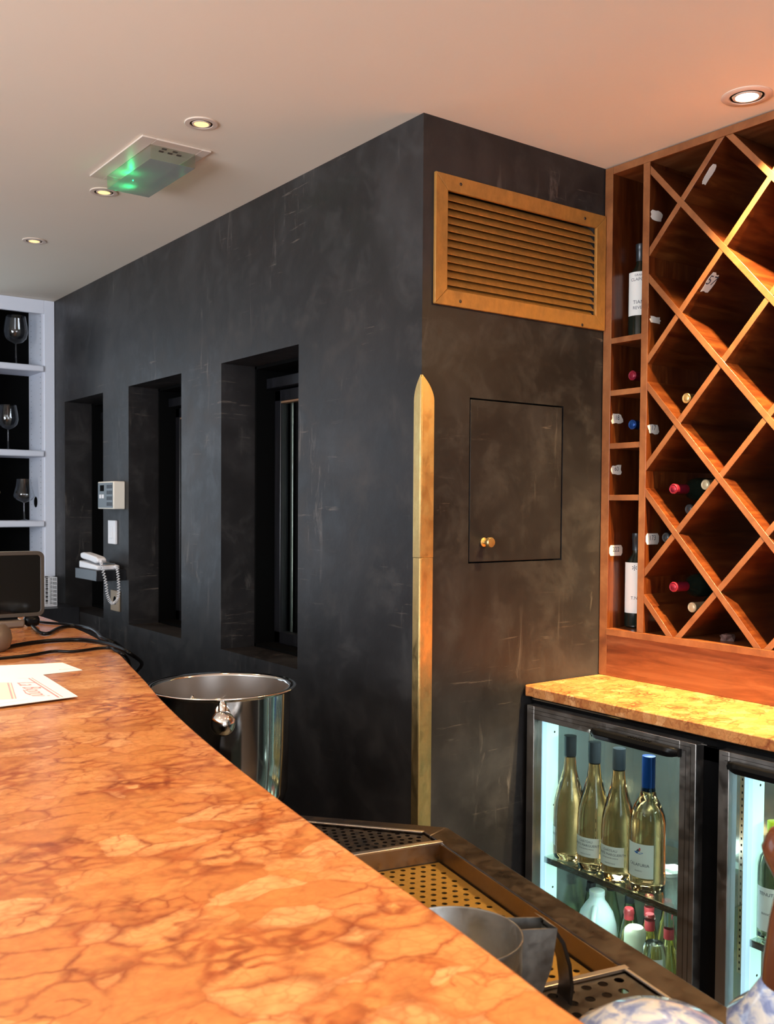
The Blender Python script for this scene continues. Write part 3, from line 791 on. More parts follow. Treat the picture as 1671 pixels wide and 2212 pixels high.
rose((XBOT, yy[0], SZ), 'rosé bottle with black cap farthest left in the lit cooler', darkfoil, A-1.2, lab1, group=None)
rose((XBOT, yy[1], SZ), 'rosé bottle with black cap, second from the left in the cooler', darkfoil, A+.1, lab1)
rose((XBOT, yy[2], SZ), 'rosé bottle with black cap, directly left of the blue capped one', darkfoil, A+.1, lab1)
e, lb = rose((XBOT, yy[3], SZ), 'rosé bottle with tall blue cap and white square label in the cooler', bluefoil, A+.05, [('CALAFURIA', .0105, .38), ('SALENTO', .0045, .20)], lz=(.035, .118), belly=.0435, cap=.085, sqz=True)
rr_ = .0435+.0012
def cyl_blob(mb, pts, ang, z, loc):
    c = Vector(loc); vs = [c+Vector((rr_*math.cos(ang+a/rr_), rr_*math.sin(ang+a/rr_), z+b)) for a, b in pts]; mb.add(vs, [tuple(range(len(vs)))])
m = MB(); loc = (XBOT, yy[3], SZ)
cyl_blob(m, [(-.013, 0), (-.006, -.004), (.004, -.005), (.013, -.001), (.006, .001), (-.004, .001)], A+.05, .098, loc); m.build('emblem_wave', Mat('emblem_blue', (.02, .12, .40), .6).m, lb)
m = MB(); cyl_blob(m, [(-.007, .001), (.004, .001), (0, .008)], A+.05, .0985, loc); m.build('emblem_hill', dark_ink, lb)
m = MB(); cyl_blob(m, [(.001, .004), (.005, .003), (.006, .009), (.002, .011)], A+.05, .0985, loc); m.build('emblem_flame', Mat('emblem_red', (.6, .08, .08), .6).m, lb)

# lower level of the cooler
FZ = IZ0+.002
def cider(loc, label, liquid, cap, group, h=.275, neck=pinkred):
    e = empty('cider_bottle', loc, label, 'bottle', group); r = .034
    MB().lathe([(0, .006), (r*.9, 0), (r, .006), (r, .105), (r*.93, .135), (r*.72, .170), (r*.5, .205), (.0140, .225), (0, .225)], loc, 32).build('glass_body', liquid, e, smooth='auto')
    MB().lathe([(.0, .2252), (.0138, .2252), (.0138, h-.018), (.0160, h-.016), (.0165, h-.009), (.0150, h-.006), (.0155, h-.003), (.013, h), (0, h)], loc, 28).build('clear_neck', clear_m, e, smooth='auto')
    MB().lathe([(.0146, .224), (.0148, .252), (.0142, .253)], loc, 24).build('neck_label', neck, e, smooth='auto')
    MB().lathe([(0, h+.002), (.012, h+.002), (.0135, h), (.0140, h-.006)], loc, 21).build('cap', cap, e, smooth='auto')
    return e
spots = [((1358, 1962), 2.30, yellow_m, 'red necked bottle behind the small cream pot in the cooler'),
         ((1403, 1975), 2.29, yellow_m, 'red necked bottle between the cream pot and the tallest yellow one'),
         ((1445, 1955), 2.288, yellow_m, 'yellow cider bottle with red neck by the right door edge'),
         ((1402, 1935), 2.365, yellow_m, 'red capped bottle in the row behind the necks, middle'),
         ((1320, 1905), 2.43, green_m, 'dark capped bottle behind the milk jug shoulder'),
         ((1360, 1915), 2.40, green_m, 'dark capped bottle in the back row right of the milk jug'),
         ((1440, 1945), 2.45, yellow_m, 'yellow bottle in the back row beside the right edge'),
         ((1276, 1920), 2.37, green_m, 'dark capped bottle mostly hidden behind the milk jug')]
for (px, X, liq, lb_) in spots:
    p = ox(*px, X); hh = max(.24, p.z-FZ)
    cider((X, p.y, FZ+hh-.275 if False else FZ), lb_, liq, redfoil if liq is green_m else pinkred, 'small bottles on the cooler floor', h=hh, neck=pinkred if liq is yellow_m else darkfoil)
def mk_jug(px, py, X):
    p = ox(px, py, X); zt_ = p.z; loc = Vector((X, p.y, FZ)); h = zt_-FZ
    e = empty('milk_jug', loc, 'large translucent milk jug on the cooler floor', 'jug')
    r = .062
    MB().lathe([(0, 0), (r*.92, 0), (r, .01), (r, h*.52), (r*.95, h*.64), (r*.80, h*.76), (r*.55, h*.85), (.025, h*.89), (.021, h*.955)], loc, 36).build('body', milk, e, smooth='auto')
    MB().lathe([(.0235, h*.945), (.0235, h*.995), (.021, h), (0, h)], loc, 28).build('cap', milk, e, smooth='auto')
    t = MB().tube([loc+Vector(v) for v in ((-.030, -.02, h*.86), (-.058, -.038, h*.74), (-.066, -.042, h*.55), (-.060, -.03, h*.40))], .009, 10); t.build('grip', milk, e, smooth=True)
mk_jug(1289, 1922, 2.285)
p = ox(1371, 2002, 2.225)
pt = MB().lathe([(0, 0), (.028, 0), (.031, .006), (.031, p.z-FZ-.018), (.029, p.z-FZ-.006), (.023, p.z-FZ), (.020, p.z-FZ-.002), (.0, p.z-FZ-.003)], (2.225, p.y, FZ), 32).build('cream_pot', Mat('pale_cream_glass', (.66, .74, .55), .12).m, smooth='auto', origin=(2.225, p.y, FZ))
tag(pt, 'small cream glass pot turned upside down in the cooler', 'pot')
p = ox(1412, 2036, 2.205)
ej = empty('glass_jar', (2.205, p.y, FZ), 'clear glass jar with a pale label in front of the cider bottles', 'jar')
h = p.z-FZ
MB().lathe([(0, 0), (.030, 0), (.032, .006), (.032, h-.03), (.030, h-.010), (.024, h), (.0, h)], (2.205, p.y, FZ), 32).build('glass_body', clear_m, ej, smooth='auto')
MB().lathe([(.0326, h-.11), (.0326, h-.035)], (2.205, p.y, FZ), 16, None, PI+.2, PI+1.5).build('label', label_m, ej, smooth=True)
# bottle in the right hand cooler bay
p = ox(1668, 1960, 2.235)
bordeaux((2.235, p.y, SZ-.0), 'white wine bottle with cream label behind the right cooler door', PI+.2, [('TENUTA', .012, .85), ('BIANCO', .008, .4)], foil=Mat('yellow_green_foil', (.72, .80, .03), .4).m, body=green_m, h=.30, z0=.03, z1=.14)

# ---------------------------------------------------------------- front bar
edge = [(.52, -.6), (.56, -.1), (.585, .3), (.600, .534), (.618, .647), (.640, .778), (.660, .92), (.680, 1.055), (.704, 1.207), (.748, 1.458), (.800, 1.72), (.862, 1.993), (.918, 2.21), (.972, 2.432), (1.018, 2.62), (1.056, 2.814), (1.085, 2.98), (1.107, 3.156), (1.122, 3.35), (1.130, 3.529), (1.132, 3.736), (1.122, 3.90), (1.08, 4.02), (.98, 4.10), (.80, 4.12)]
left = [(.35, 4.05), (.2, 3.4), (.08, 2.6), (-.02, 1.8), (-.08, 1.0), (-.12, .2), (-.14, -.6)]
def smooth_poly(P, k=4):
    P = [Vector((*p, 0)) for p in P]; o = []
    for i in range(len(P)-1):
        p0 = P[max(i-1, 0)]; p1 = P[i]; p2 = P[i+1]; p3 = P[min(i+2, len(P)-1)]
        for j in range(k):
            t = j/k; v = .5*((2*p1)+(p2-p0)*t+(2*p0-5*p1+4*p2-p3)*t*t+(3*p1-p0-3*p2+p3)*t**3); o.append((v.x, v.y))
    return o+[(P[-1].x, P[-1].y)]
bp = smooth_poly(edge)+smooth_poly(left)
BZ = 1.13
bar = empty('bar_counter', (.5, 1.7, 0), 'long curved bar with polished red marble top in the foreground', 'bar')
MB().prism(bp, 'z', BZ-.035, BZ).build('bar_top', marble, bar, bev=.004, seg=3)
def inset(poly, d):
    c = []
    n = len(poly)
    for i in range(n):
        a = Vector(poly[i-1]); b = Vector(poly[i]); e = Vector(poly[(i+1) % n])
        t = (e-a)
        if t.length < 1e-6: c.append(tuple(b)); continue
        t.normalize(); c.append((b.x-t.y*d, b.y+t.x*d))
    return c
bd = [(x-.075, min(y, 4.02)) for x, y in smooth_poly(edge, 2)] + [(x+.08, min(y, 3.95)) for x, y in left]
MB().prism(bd, 'z', 0, BZ-.036).build('wooden_base', dark_wood, bar)

# ---------------------------------------------------------------- steel work surface behind the bar
SZ0 = .93
O = Vector((1.212, 1.444)); e_ = Vector((-.208, -.978)).normalized(); n_ = Vector((-e_.y*-1, 0)); n_ = Vector((e_.y, -e_.x)).normalized()
if n_.x > 0: n_ = -n_
def uv(u, v, z): q = O+e_*u+n_*v; return Vector((q.x, q.y, z))
sk = empty('steel_bar_station', (.9, 1.0, 0), 'angled stainless steel drip station behind the bar', 'work surface')
far = Vector((1.005, 1.69)); dirF = (far-O).normalized()
def uvof(p): r = Vector(p)-O; return r.dot(e_), r.dot(n_)
fu, fv = uvof(far)
UN = 1.55; V1 = .40; RW = .052; U0 = .075; U1 = .605
# outline polygon of the body in uv
out = [(0, 0), (UN, 0), (UN, V1+.03), (.10, V1+.03), (fu-.03, V1+.03), (fu, fv)]
def prism_uv(mb, poly, z0, z1): return mb.prism([tuple(uv(u, v, 0).xy) for u, v in poly], 'z', z0, z1)
rim = MB()
prism_uv(rim, [(0, 0), (UN, 0), (UN, RW), (.030, RW)], SZ0-.03, SZ0)
fn = Vector((uvof(O+dirF)[0], uvof(O+dirF)[1]))      # unit direction of far ledge in uv
nf = Vector((fn.y, -fn.x)); nf = nf if nf.x > 0 else -nf   # towards the tray
w2 = .036
# intersection of offset far line with v=RW
tt = (RW-nf.y*w2)/fn.y if abs(fn.y) > 1e-6 else 0
ic = (nf.x*w2+fn.x*tt, RW)
fe = (fu, fv); fi = (fu+nf.x*w2, fv+nf.y*w2)
rim2 = MB()
prism_uv(rim, [(0, 0), (.030, RW), ic, fi, fe], SZ0-.03, SZ0)
rim.build('rim', steel_m, sk, bev=.002)
body = MB(); prism_uv(body, [(.02, .012), (UN, .012), (UN, V1+.02), (fu+.03, V1+.02), (fu+.01, fv-.01)], .1, SZ0-.095)
body.build('cabinet_body', steel_d, sk)
wl_ = MB()
def wall_uv(a, b, z0, z1, th=.002):
    a = Vector(a); b = Vector(b); d = (b-a).normalized(); nn = Vector((-d.y, d.x))*th
    prism_uv(wl_, [tuple(a), tuple(b), tuple(b+nn), tuple(a+nn)], z0, z1)
wall_uv((U0, RW), (U1, RW), SZ0-.06, SZ0-.002); wall_uv((U0, RW), (U0, V1), SZ0-.06, SZ0+.001)
wall_uv((U1, RW), (U1, V1), SZ0-.06, SZ0+.001)
wl_.build('well_walls', steel('well_steel', (.30, .22, .15), .35, (14, 14, 14)), sk)
for pl, za, zb_ in (([(U0-.012, RW-.004), (U0, RW-.004), (U0, V1), (U0-.012, V1)], -.002, .0025), ([(U1, RW-.004), (U1+.010, RW-.004), (U1+.010, V1), (U1, V1)], -.002, .0025),
                    ([(U1+.01, RW-.001), (UN, RW-.001), (UN, RW+.004), (U1+.01, RW+.004)], -.001, .002),
                    ([ic, (ic[0]+nf.x*.006, ic[1]+nf.y*.006+.004), (fi[0]+nf.x*.006, fi[1]+nf.y*.006), fi], -.001, .002)):
    lp_ = MB(); prism_uv(lp_, pl, SZ0+za, SZ0+zb_); lp_.build('tray_lip', steel_l, sk, bev=.0006)
def perforated(name, mat, u0, u1, vfun, z, pitch=.0185, rad=.0046, label=None, thick=.0012):
    m = MB(); nrow = int(round((u1-u0)/pitch)); ph = (u1-u0)/nrow
    for i in range(nrow):
        ua = u0+i*ph; ub = ua+ph; uc = (ua+ub)/2
        va, vb = vfun(uc)
        if vb-va < pitch: 
            if vb > va: m.quad(uv(ua, va, z), uv(ub, va, z), uv(ub, vb, z), uv(ua, vb, z))
            continue
        off = (pitch/2 if i % 2 else 0)+.006
        v = va+off; m.quad(uv(ua, va, z), uv(ub, va, z), uv(ub, v, z), uv(ua, v, z))
        while v+pitch <= vb:
            vc = v+pitch/2; nseg = 12; vs = []; 
            for k in range(nseg):
                a = 2*PI*k/nseg+PI/nseg; cu, su = math.cos(a), math.sin(a)
                vs.append(uv(uc+rad*cu, vc+rad*su, z))
            for k in range(nseg):
                a = 2*PI*k/nseg+PI/nseg; cu, su = math.cos(a), math.sin(a)
                q = 1/max(abs(cu), abs(su)); vs.append(uv(uc+ph/2*cu*q, vc+pitch/2*su*q, z))
            for k in range(nseg):
                a = 2*PI*k/nseg+PI/nseg; cu, su = math.cos(a), math.sin(a); vs.append(uv(uc+rad*cu, vc+rad*su, z-thick))
            fs = []
            for k in range(nseg):
                k2 = (k+1) % nseg; fs.append((k, nseg+k, nseg+k2, k2)); fs.append((k, k2, 2*nseg+k2, 2*nseg+k))
            # corners of the square cell
            m.add(vs, fs)
            for su_, sv_ in ((1, 1), (1, -1), (-1, 1), (-1, -1)):
                pass
            m2 = [uv(uc+ph/2, vc+pitch/2, z), uv(uc-ph/2, vc+pitch/2, z), uv(uc-ph/2, vc-pitch/2, z), uv(uc+ph/2, vc-pitch/2, z)]
            # outer ring points nearest each corner form the missing triangle
            ang = [PI/4, 3*PI/4, 5*PI/4, 7*PI/4]
            for cnr, a0 in zip(m2, ang):
                ks = sorted(range(nseg), key=lambda k: abs(math.atan2(math.sin(2*PI*k/nseg+PI/nseg-a0), math.cos(2*PI*k/nseg+PI/nseg-a0))))[:2]
                m.add([vs[nseg+ks[0]], cnr, vs[nseg+ks[1]]], [(0, 1, 2)])
            v += pitch
        m.quad(uv(ua, v, z), uv(ub, v, z), uv(ub, vb, z), uv(ua, vb, z))
    ob = m.build(name, mat, sk)
    if label: ob['label'] = label
    return ob
perforated('drip_tray', tray_gold_reflection, U0+.003, U1-.003, lambda u: (RW+.006, V1), SZ0-.034, .0205, .0050, 'gold-tinted perforated drip tray, warm reflection in its colour')
def vf(u):
    # far triangular tray: u negative beyond the divider; limited by the far ledge
    # ledge inner line: points ic + fn*t ; solve for v at this u (fn.x<0)
    t = (u-ic[0])/fn.x; v = ic[1]+fn.y*t
    return max(RW+.004, v+.008), V1
perforated('drip_tray', steel_d, fu+.04, U0-.013, vf, SZ0-.004, .0175, .0048, 'dark triangular perforated tray')
perforated('drip_tray', steel_d, U1+.011, UN-.02, lambda u: (RW+.005, V1), SZ0-.003, .026, .0068, 'dark perforated tray at the near end')
pan = MB(); prism_uv(pan, [(U0, RW), (U1, RW), (U1, V1), (U0, V1)], SZ0-.075, SZ0-.07); pan.build('pan_floor', steel_d, sk)

# ---------------------------------------------------------------- metal jug on the drip tray
jc = Vector((.764, .892)); jz0 = SZ0-.033; jz1 = 1.035; jr = .080
ej = empty('metal_jug', (jc.x, jc.y, jz0), 'grey metal jug with strap handle standing on the gold-tinted drip tray', 'jug')
MB().lathe([(0, .002), (jr-.004, .002), (jr-.0025, .004), (jr-.0015, jz1-jz0-.002), (jr-.0005, jz1-jz0), (jr+.001, jz1-jz0), (jr+.0015, jz1-jz0-.003), (jr, jz1-jz0-.006), (jr-.001, .004), (jr-.004, 0), (0, 0)], (jc.x, jc.y, jz0), 56).build('body', jug_m, ej, smooth='auto')
hd = Vector((.97, -.24, 0)).normalized(); sd = Vector((-hd.y, hd.x, 0))
J = Vector((jc.x, jc.y, 0))
def J3(a, b, z): return J+hd*a+sd*b+Vector((0, 0, z))
hb = MB()
w_ = .018
# bracket: two cheeks and a folded top, open towards the tip
for s_ in (-w_, w_):
    a = [J3(jr-.001, s_, jz1-.001), J3(jr+.052, s_*.9, jz1-.008), J3(jr+.045, s_*.9, jz1-.055), J3(jr+.025, s_*.9, jz1-.10), J3(jr-.001, s_, jz1-.10)]
    b = [p+sd*(.0018 if s_ > 0 else -.0018) for p in a]
    hb.add(a+b, [(0, 1, 2, 3, 4), (9, 8, 7, 6, 5)]+[(i, (i+1) % 5, 5+(i+1) % 5, 5+i) for i in range(5)])
hb.add([J3(jr+.052, -w_, jz1-.008), J3(jr+.052, w_, jz1-.008), J3(jr+.044, w_, jz1-.06), J3(jr+.044, -w_, jz1-.06), J3(jr+.040, -w_, jz1-.0), J3(jr+.040, w_, jz1-.0)], [(0, 1, 2, 3), (0, 4, 5, 1)])
hb.build('handle_bracket', jug_m, ej)
st = MB(); path = [(jr+.052, jz1-.010), (jr+.066, jz1-.030), (jr+.076, jz1-.060), (jr+.080, jz1-.090), (jr+.076, jz1-.118), (jr+.060, jz1-.130), (jr+.03, jz1-.132)]
vs = []; fs = []
for i, (a, z) in enumerate(path):
    for b, c_ in ((-w_*.8, 0), (w_*.8, 0), (w_*.8, -.005), (-w_*.8, -.005)): vs.append(J3(a+c_, b, z+c_*.3))
for i in range(len(path)-1):
    for k in range(4): fs.append((i*4+k, i*4+(k+1) % 4, i*4+4+(k+1) % 4, i*4+4+k))
st.add(vs, fs); st.build('strap_handle', steel_d, ej, bev=.0015)

# ---------------------------------------------------------------- speckled glass pieces on the near tray
def speckle():
    M = Mat('speckled_blue_white_glass', rough=.08); v = M.coords((1, 1, 2.2))
    n = M.noise(v, 42, 3, .55, .6)
    c = M.ramp(n, [(.36, (.20, .28, .58)), (.47, (.36, .46, .74)), (.55, (.62, .70, .80)), (.70, (.78, .82, .86))])
    M.base(c); M.b.inputs['Coat Weight'].default_value = .6; return M.m
spk = speckle()
bz = SZ0+.0026
q = oz(1395, 2190, 1.06)
bc_ = (.735, .567, bz)
hgt = oz(0, 0, 1).z*0
eb = empty('glass_bowl', bc_, 'blue and white speckled glass bowl upside down, bottom right foreground', 'bowl')
htop = .153; rb_ = .114
MB().lathe([(rb_, 0), (rb_*.995, .02), (rb_*.96, .055), (rb_*.87, .094), (rb_*.70, .122), (rb_*.45, .142), (rb_*.2, .151), (0, htop)], bc_, 48).build('speckled_body', spk, eb, smooth=True)
MB().lathe([(rb_+.001, 0), (rb_+.007, .003), (rb_+.006, .008), (rb_+.001, .012)], bc_, 48).build('clear_rim', clear_m, eb, smooth=True)
# amber glass vase with speckled foot
d_ = ray(1735, 2150); tpt = d_*(1.0)
vc = (tpt.x, tpt.y, bz)
ev = empty('glass_vase', vc, 'brown amber glass vase with speckled foot at the right edge', 'vase')
amber = Mat('amber_brown_glass', (.11, .036, .016), .07).m
z_at = lambda py: (EYE+ray(1700, py).z*1.0)-bz
MB().lathe([(0, 0), (.066, 0), (.072, .006), (.074, z_at(2215)), (.056, z_at(2180)), (.040, z_at(2125))], vc, 40).build('speckled_foot', spk, ev, smooth=True)
MB().lathe([(.0405, z_at(2125)), (.0395, z_at(2080)), (.034, z_at(1990)), (.028, z_at(1920)), (.030, z_at(1900)), (.040, z_at(1860)), (.043, z_at(1835)), (.036, z_at(1800)), (.026, z_at(1785)), (.024, z_at(1790)), (.03, z_at(1830))], vc, 40).build('amber_body', amber, ev, smooth=True)

# ---------------------------------------------------------------- ice bucket and stand
BD = 2.52; bk = ray(477, 1480)*BD; BX, BY = bk.x, bk.y
brz = EYE+bk.z; b0 = EYE+(ray(477, 1745)*BD).z
eb = empty('champagne_bucket', (BX, BY, b0), 'shiny stainless steel champagne bucket with round knob handles behind the bar', 'ice bucket')
hB = brz-b0; R1 = .148*BD/2.1
prof = [(0, 0), (R1*.70, .001), (R1*.84, .008), (R1*.93, .024), (R1*.965, .05), (R1*.985, hB*.5), (R1, hB-.008)]
MB().lathe(prof, (BX, BY, b0), 72).build('bucket_wall', chrome, eb, smooth='auto')
MB().lathe([(R1, hB-.010), (R1+.006, hB-.004), (R1+.0135, hB-.004), (R1+.016, hB-.001), (R1+.0135, hB+.002), (R1+.004, hB+.001), (R1-.003, hB-.001), (R1-.004, hB-.006)], (BX, BY, b0), 72).build('rolled_rim', chrome, eb, smooth=True)
MB().lathe([(R1-.004, hB-.005), (R1-.006, hB*.5), (R1*.88, .03), (R1*.7, .012), (0, .010)], (BX, BY, b0), 72).build('inner_wall', bucket_in, eb, smooth='auto')
cd = Vector((-BX, -BY, 0)).normalized()
def knob(ang):
    d = Matrix.Rotation(ang, 3, 'Z') @ cd; q = d.to_track_quat('Z', 'Y').to_matrix()
    c = Vector((BX, BY, b0+hB-.052))+d*(R1-.006)
    pr = [(.016, 0), (.013, .010), (.0125, .018)]
    for k in range(13):
        a = -PI/2+PI*(k+1.4)/14.4; pr.append((.030*math.cos(a), .042+.030*math.sin(a)))
    pr.append((0, .072))
    MB().lathe(pr, c, 32, q).build('knob', chrome, eb, smooth=True)
    b = MB(); top = Vector((BX, BY, b0+hB-.008))+d*(R1+.004)
    b.tube([top, top+d*.010+Vector((0, 0, -.010)), c+d*.030+Vector((0, 0, .016))], .0105, 12, 5); b.build('knob_mount', chrome, eb, smooth=True)
knob(.02); knob(PI+.02)
MB().tube([(BX+cd.x*R1*0-.118, BY-.085, b0+hB-.002), (BX-.135, BY-.100, b0+hB-.018), (BX-.128, BY-.085, b0+hB-.022)], .004, 8).build('small_ring', chrome, eb, smooth=True)
es = empty('bucket_stand', (BX, BY, 0), 'dark metal pedestal stand carrying the champagne bucket', 'stand')
MB().lathe([(0, 0), (.14, 0), (.14, .008), (.03, .02), (.012, .05), (.012, b0-.03), (.06, b0-.006), (0, b0-.004)], (BX, BY, 0), 40).build('pedestal', steel_d, es, smooth='auto')
MB().lathe([(.120, b0-.006), (.128, b0-.006), (.128, b0-.0005), (.1265, b0-.0005), (.126, b0-.002), (.120, b0-.002)], (BX, BY, 0), 48).build('ring', steel_d, es, smooth='auto')
a = MB()
for k in range(4):
    d = Matrix.Rotation(k*PI/2+.3, 3, 'Z') @ Vector((1, 0, 0)); c = Vector((BX, BY, b0-.006)); s_ = Vector((-d.y, d.x, 0))*.006
    a.add([c+s_, c-s_, c+d*.124-s_, c+d*.124+s_]+[v-Vector((0, 0, .004)) for v in (c+s_, c-s_, c+d*.124-s_, c+d*.124+s_)], [(0, 1, 2, 3), (7, 6, 5, 4), (0, 3, 7, 4), (1, 5, 6, 2), (2, 6, 7, 3)])
a.build('ring_arms', steel_d, es)

# ---------------------------------------------------------------- things on the bar
Z1 = BZ+.0006
def sheet(name, pts, z, th, mat, label, cat):
    P = [oz(x, y, z) for x, y in pts]; c = sum(P, Vector())/len(P)
    o = MB().prism([(p.x, p.y) for p in P], 'z', z, z+th).build(name, mat, origin=(c.x, c.y, z)); tag(o, label, cat); return o, P
s1, P1 = sheet('paper_sheet', [(-60, 1441), (135, 1432), (178, 1448), (90, 1458), (-60, 1466)], Z1, .0008, paper, 'blank white paper sheet lying just behind the menu on the bar', 'paper')
t = MB(); writing(t, 'Ristorante', .012, oz(150, 1445, Z1+.0009), (1, -.15, 0), (.15, 1, 0)); t.build('print', red_ink, s1)
mz = Z1+.0012
mp = [(-70, 1462), (92, 1457), (168, 1504), (0, 1526), (-90, 1536)]
# menu: slightly lifted card with printed borders
P = [oz(x, y, mz+.004) for x, y in mp]; c = sum(P, Vector())/len(P)
em_ = empty('menu_card', (c.x, c.y, mz), 'printed menu with red double borders and red script on the bar', 'menu')
m = MB(); m.prism([(p.x, p.y) for p in P], 'z', mz+.003, mz+.004); card = m.build('card', paper, em_)
zz = mz+.0043
def strip(mb, a, b, w, z=zz):
    a = oz(*a, z); b = oz(*b, z); d = (b-a).normalized(); n = Vector((-d.y, d.x, 0))*w/2
    mb.add([a-n, b-n, b+n, a+n], [(0, 1, 2, 3)])
m = MB(); strip(m, (62, 1465), (127, 1506.5), .0040); strip(m, (68, 1464), (135.5, 1505.5), .0018)
strip(m, (17, 1475), (27, 1509), .0040); strip(m, (24, 1474.5), (34.5, 1509), .0022)
strip(m, (38, 1465.5), (62, 1465), .0007); strip(m, (0, 1520), (60, 1510), .0007); strip(m, (0, 1512), (30, 1509), .0005)
m.build('red_border', red_ink, em_)
m = MB(); Py = [oz(x, y, zz-.0002) for x, y in ((-70, 1476), (22, 1474), (34, 1509), (-80, 1516))]; m.add(Py, [(0, 1, 2, 3)]); m.build('yellow_panel', yellow_paper, em_)
a_, b_ = oz(55, 1476, zz), oz(83, 1499, zz); r_ = (b_-a_).normalized(); u_ = Vector((-r_.y, r_.x, 0))
if u_.dot(Vector((1, 1, 0))) < 0: u_ = -u_
t = MB(); vs, fs = text_mesh('La Bonni', .054, .4)
mid = (a_+b_)/2
t.add([mid+r_*v.x+u_*v.y for v in vs], fs); t.build('red_script', red_ink, em_)
m = MB(); strip(m, (50.5, 1490), (56, 1497), .003); strip(m, (56, 1497), (66, 1501), .004)
m.build('underline', red_ink, em_)

# till screen
px0, px1 = .805, 1.052; ty = 3.42
et = empty('till_screen', ((px0+px1)/2, ty, BZ), 'black touch screen till with rounded grey bezel at the far end of the bar', 'till')
def rrect(x0, x1, z0, z1, r, n=6):
    o = []
    for cx, cz, a0 in ((x1-r, z1-r, 0), (x0+r, z1-r, PI/2), (x0+r, z0+r, PI), (x1-r, z0+r, 3*PI/2)):
        for k in range(n+1): a = a0+PI/2*k/n; o.append((cx+r*math.cos(a), cz+r*math.sin(a)))
    return o
tz0, tz1 = 1.165, 1.388
MB().prism(rrect(px0, px1, tz0, tz1, .022), 'y', ty, ty+.030).build('casing', black, et, bev=.004)
ring = MB(); o1 = rrect(px0, px1, tz0, tz1, .022); o2 = rrect(px0+.013, px1-.013, tz0+.013, tz1-.013, .012); n = len(o1)
vs = [(x, ty-.004, z) for x, z in o1]+[(x, ty-.004, z) for x, z in o2]+[(x, ty+.001, z) for x, z in o1]+[(x, ty+.001, z) for x, z in o2]
fs = []
for i in range(n):
    j = (i+1) % n; fs += [(i, j, n+j, n+i), (i, 2*n+i, 2*n+j, j), (n+i, n+j, 3*n+j, 3*n+i)]
ring.add(vs, fs); ring.build('bezel', Mat('bezel_grey_brown', (.05, .038, .028), .4).m, et, bev=.0015)
MB().prism(o2, 'y', ty-.001, ty+.0008).build('screen', Mat('black_screen', (.004, .004, .004), .06).m, et)
MB().box(px0+.03, px1-.07, ty-.02, ty+.09, BZ+.001, BZ+.026).build('base', beige, et, bev=.006)
MB().box(px1-.066, px1-.015, ty-.01, ty+.03, BZ+.001, tz0+.002).build('foot', black, et, bev=.012)
MB().box(px0+.08, px1-.08, ty+.029, ty+.06, BZ+.02, tz0+.08).build('neck', black, et, bev=.004)
# round taupe jar at the left edge
q = oz(-20, 1407, BZ)
jr_ = MB().lathe([(0, 0), (.040, 0), (.052, .012), (.058, .035), (.054, .058), (.040, .074), (.018, .080), (0, .081)], (q.x, q.y, BZ+.0005), 36).build('round_pot', beige, smooth=True, origin=(q.x, q.y, BZ))
tag(jr_, 'round taupe pot cut by the left edge, in front of the till', 'pot')

# cables
def cable(pts, r, label, over=None, z=BZ):
    P = []
    for p in pts: 
        if len(p) == 2: v = oz(p[0], p[1], z+r+.001); P.append(v)
        else: P.append(Vector(p))
    o = MB().tube(P, r, 8, 8).build('cable', black, smooth=True, origin=P[0]); tag(o, label, 'cable', 'black cables on the bar'); return o
e1 = oz(248, 1404, BZ+.006)
cable([(0, 1403), (45, 1392), (110, 1384), (175, 1382), (225, 1389), (252, 1397)] + [tuple(oz(266, 1412, BZ-.005)+Vector((.015, -.02, 0))), tuple(oz(280, 1432, BZ-.06)+Vector((.03, -.02, 0))), tuple(oz(284, 1450, BZ-.14)+Vector((.02, 0, 0)))], .006, 'thick black cable curving over the bar edge, nearest the papers')
cable([(-20, 1424), (60, 1416), (115, 1407), (160, 1407), (215, 1400), (240, 1400), (248, 1405)] + [tuple(oz(258, 1418, BZ-.01)+Vector((.015, -.01, 0))), tuple(oz(268, 1440, BZ-.08)+Vector((.02, 0, 0)))], .0042, 'thin black cable nearer the papers, running across the bar')
cable([(70, 1352), (85, 1366), (105, 1368), (130, 1356), (160, 1352), (190, 1357), (208, 1366), (222, 1379)] + [tuple(oz(236, 1392, BZ-.01)+Vector((.02, -.01, 0))), tuple(oz(250, 1405, BZ-.08)+Vector((.03, 0, 0)))], .0062, 'black cable looping from the till foot to the bar edge')
cable([(66, 1340), (100, 1345), (150, 1349), (180, 1356), (200, 1362)], .0045, 'black cable lying straight behind the looping one')
# cable tie wraps on hanging bundle
# ---------------------------------------------------------------- far shelves
cb = empty('shelf_cabinet', (1.55, YW+.12, 1.155), 'white painted glass shelves in the far corner beside the dark wall', 'shelving')
cxl, cxr = 1.335, XA-.001; z0_, z1_ = 1.155, H-.001; yb2 = YW+.245
whitew = whitepaint
MB().box(1.668, cxr, YW, YW+.02, z0_, z1_).build('face_post', whitew, cb, bev=.002)
MB().box(cxl, 1.668, YW, YW+.02, 2.575, z1_).build('top_rail', whitew, cb, bev=.002)
sp_ = MB().box(1.655, 1.668, YW+.005, yb2, z0_, z1_-.03).build('side_board', whitew, cb)
h_ = MB()
for k in range(46):
    for dx in (.025, .19):
        z = z0_+.06+k*.030; h_.box(1.6545, 1.655, YW+dx, YW+dx+.006, z, z+.004)
h_.build('peg_holes', graykey, sp_)
MB().lathe([(0, 0), (.030, 0), (.030, .001)], (1.6548, YW+.12, 1.56), 24, Matrix.Rotation(-PI/2, 3, 'Y')).build('cable_hole', darkvoid, sp_)
MB().box(cxl, cxl+.012, YW, yb2, z0_, z1_).build('side_board', whitew, cb)
MB().box(cxl, 1.668, yb2-.008, yb2-.001, z0_, z1_).build('back_board', darkvoid, cb)
SH = [oy(0, 782, YW).z, oy(0, 970, YW).z, oy(0, 1125, YW).z]
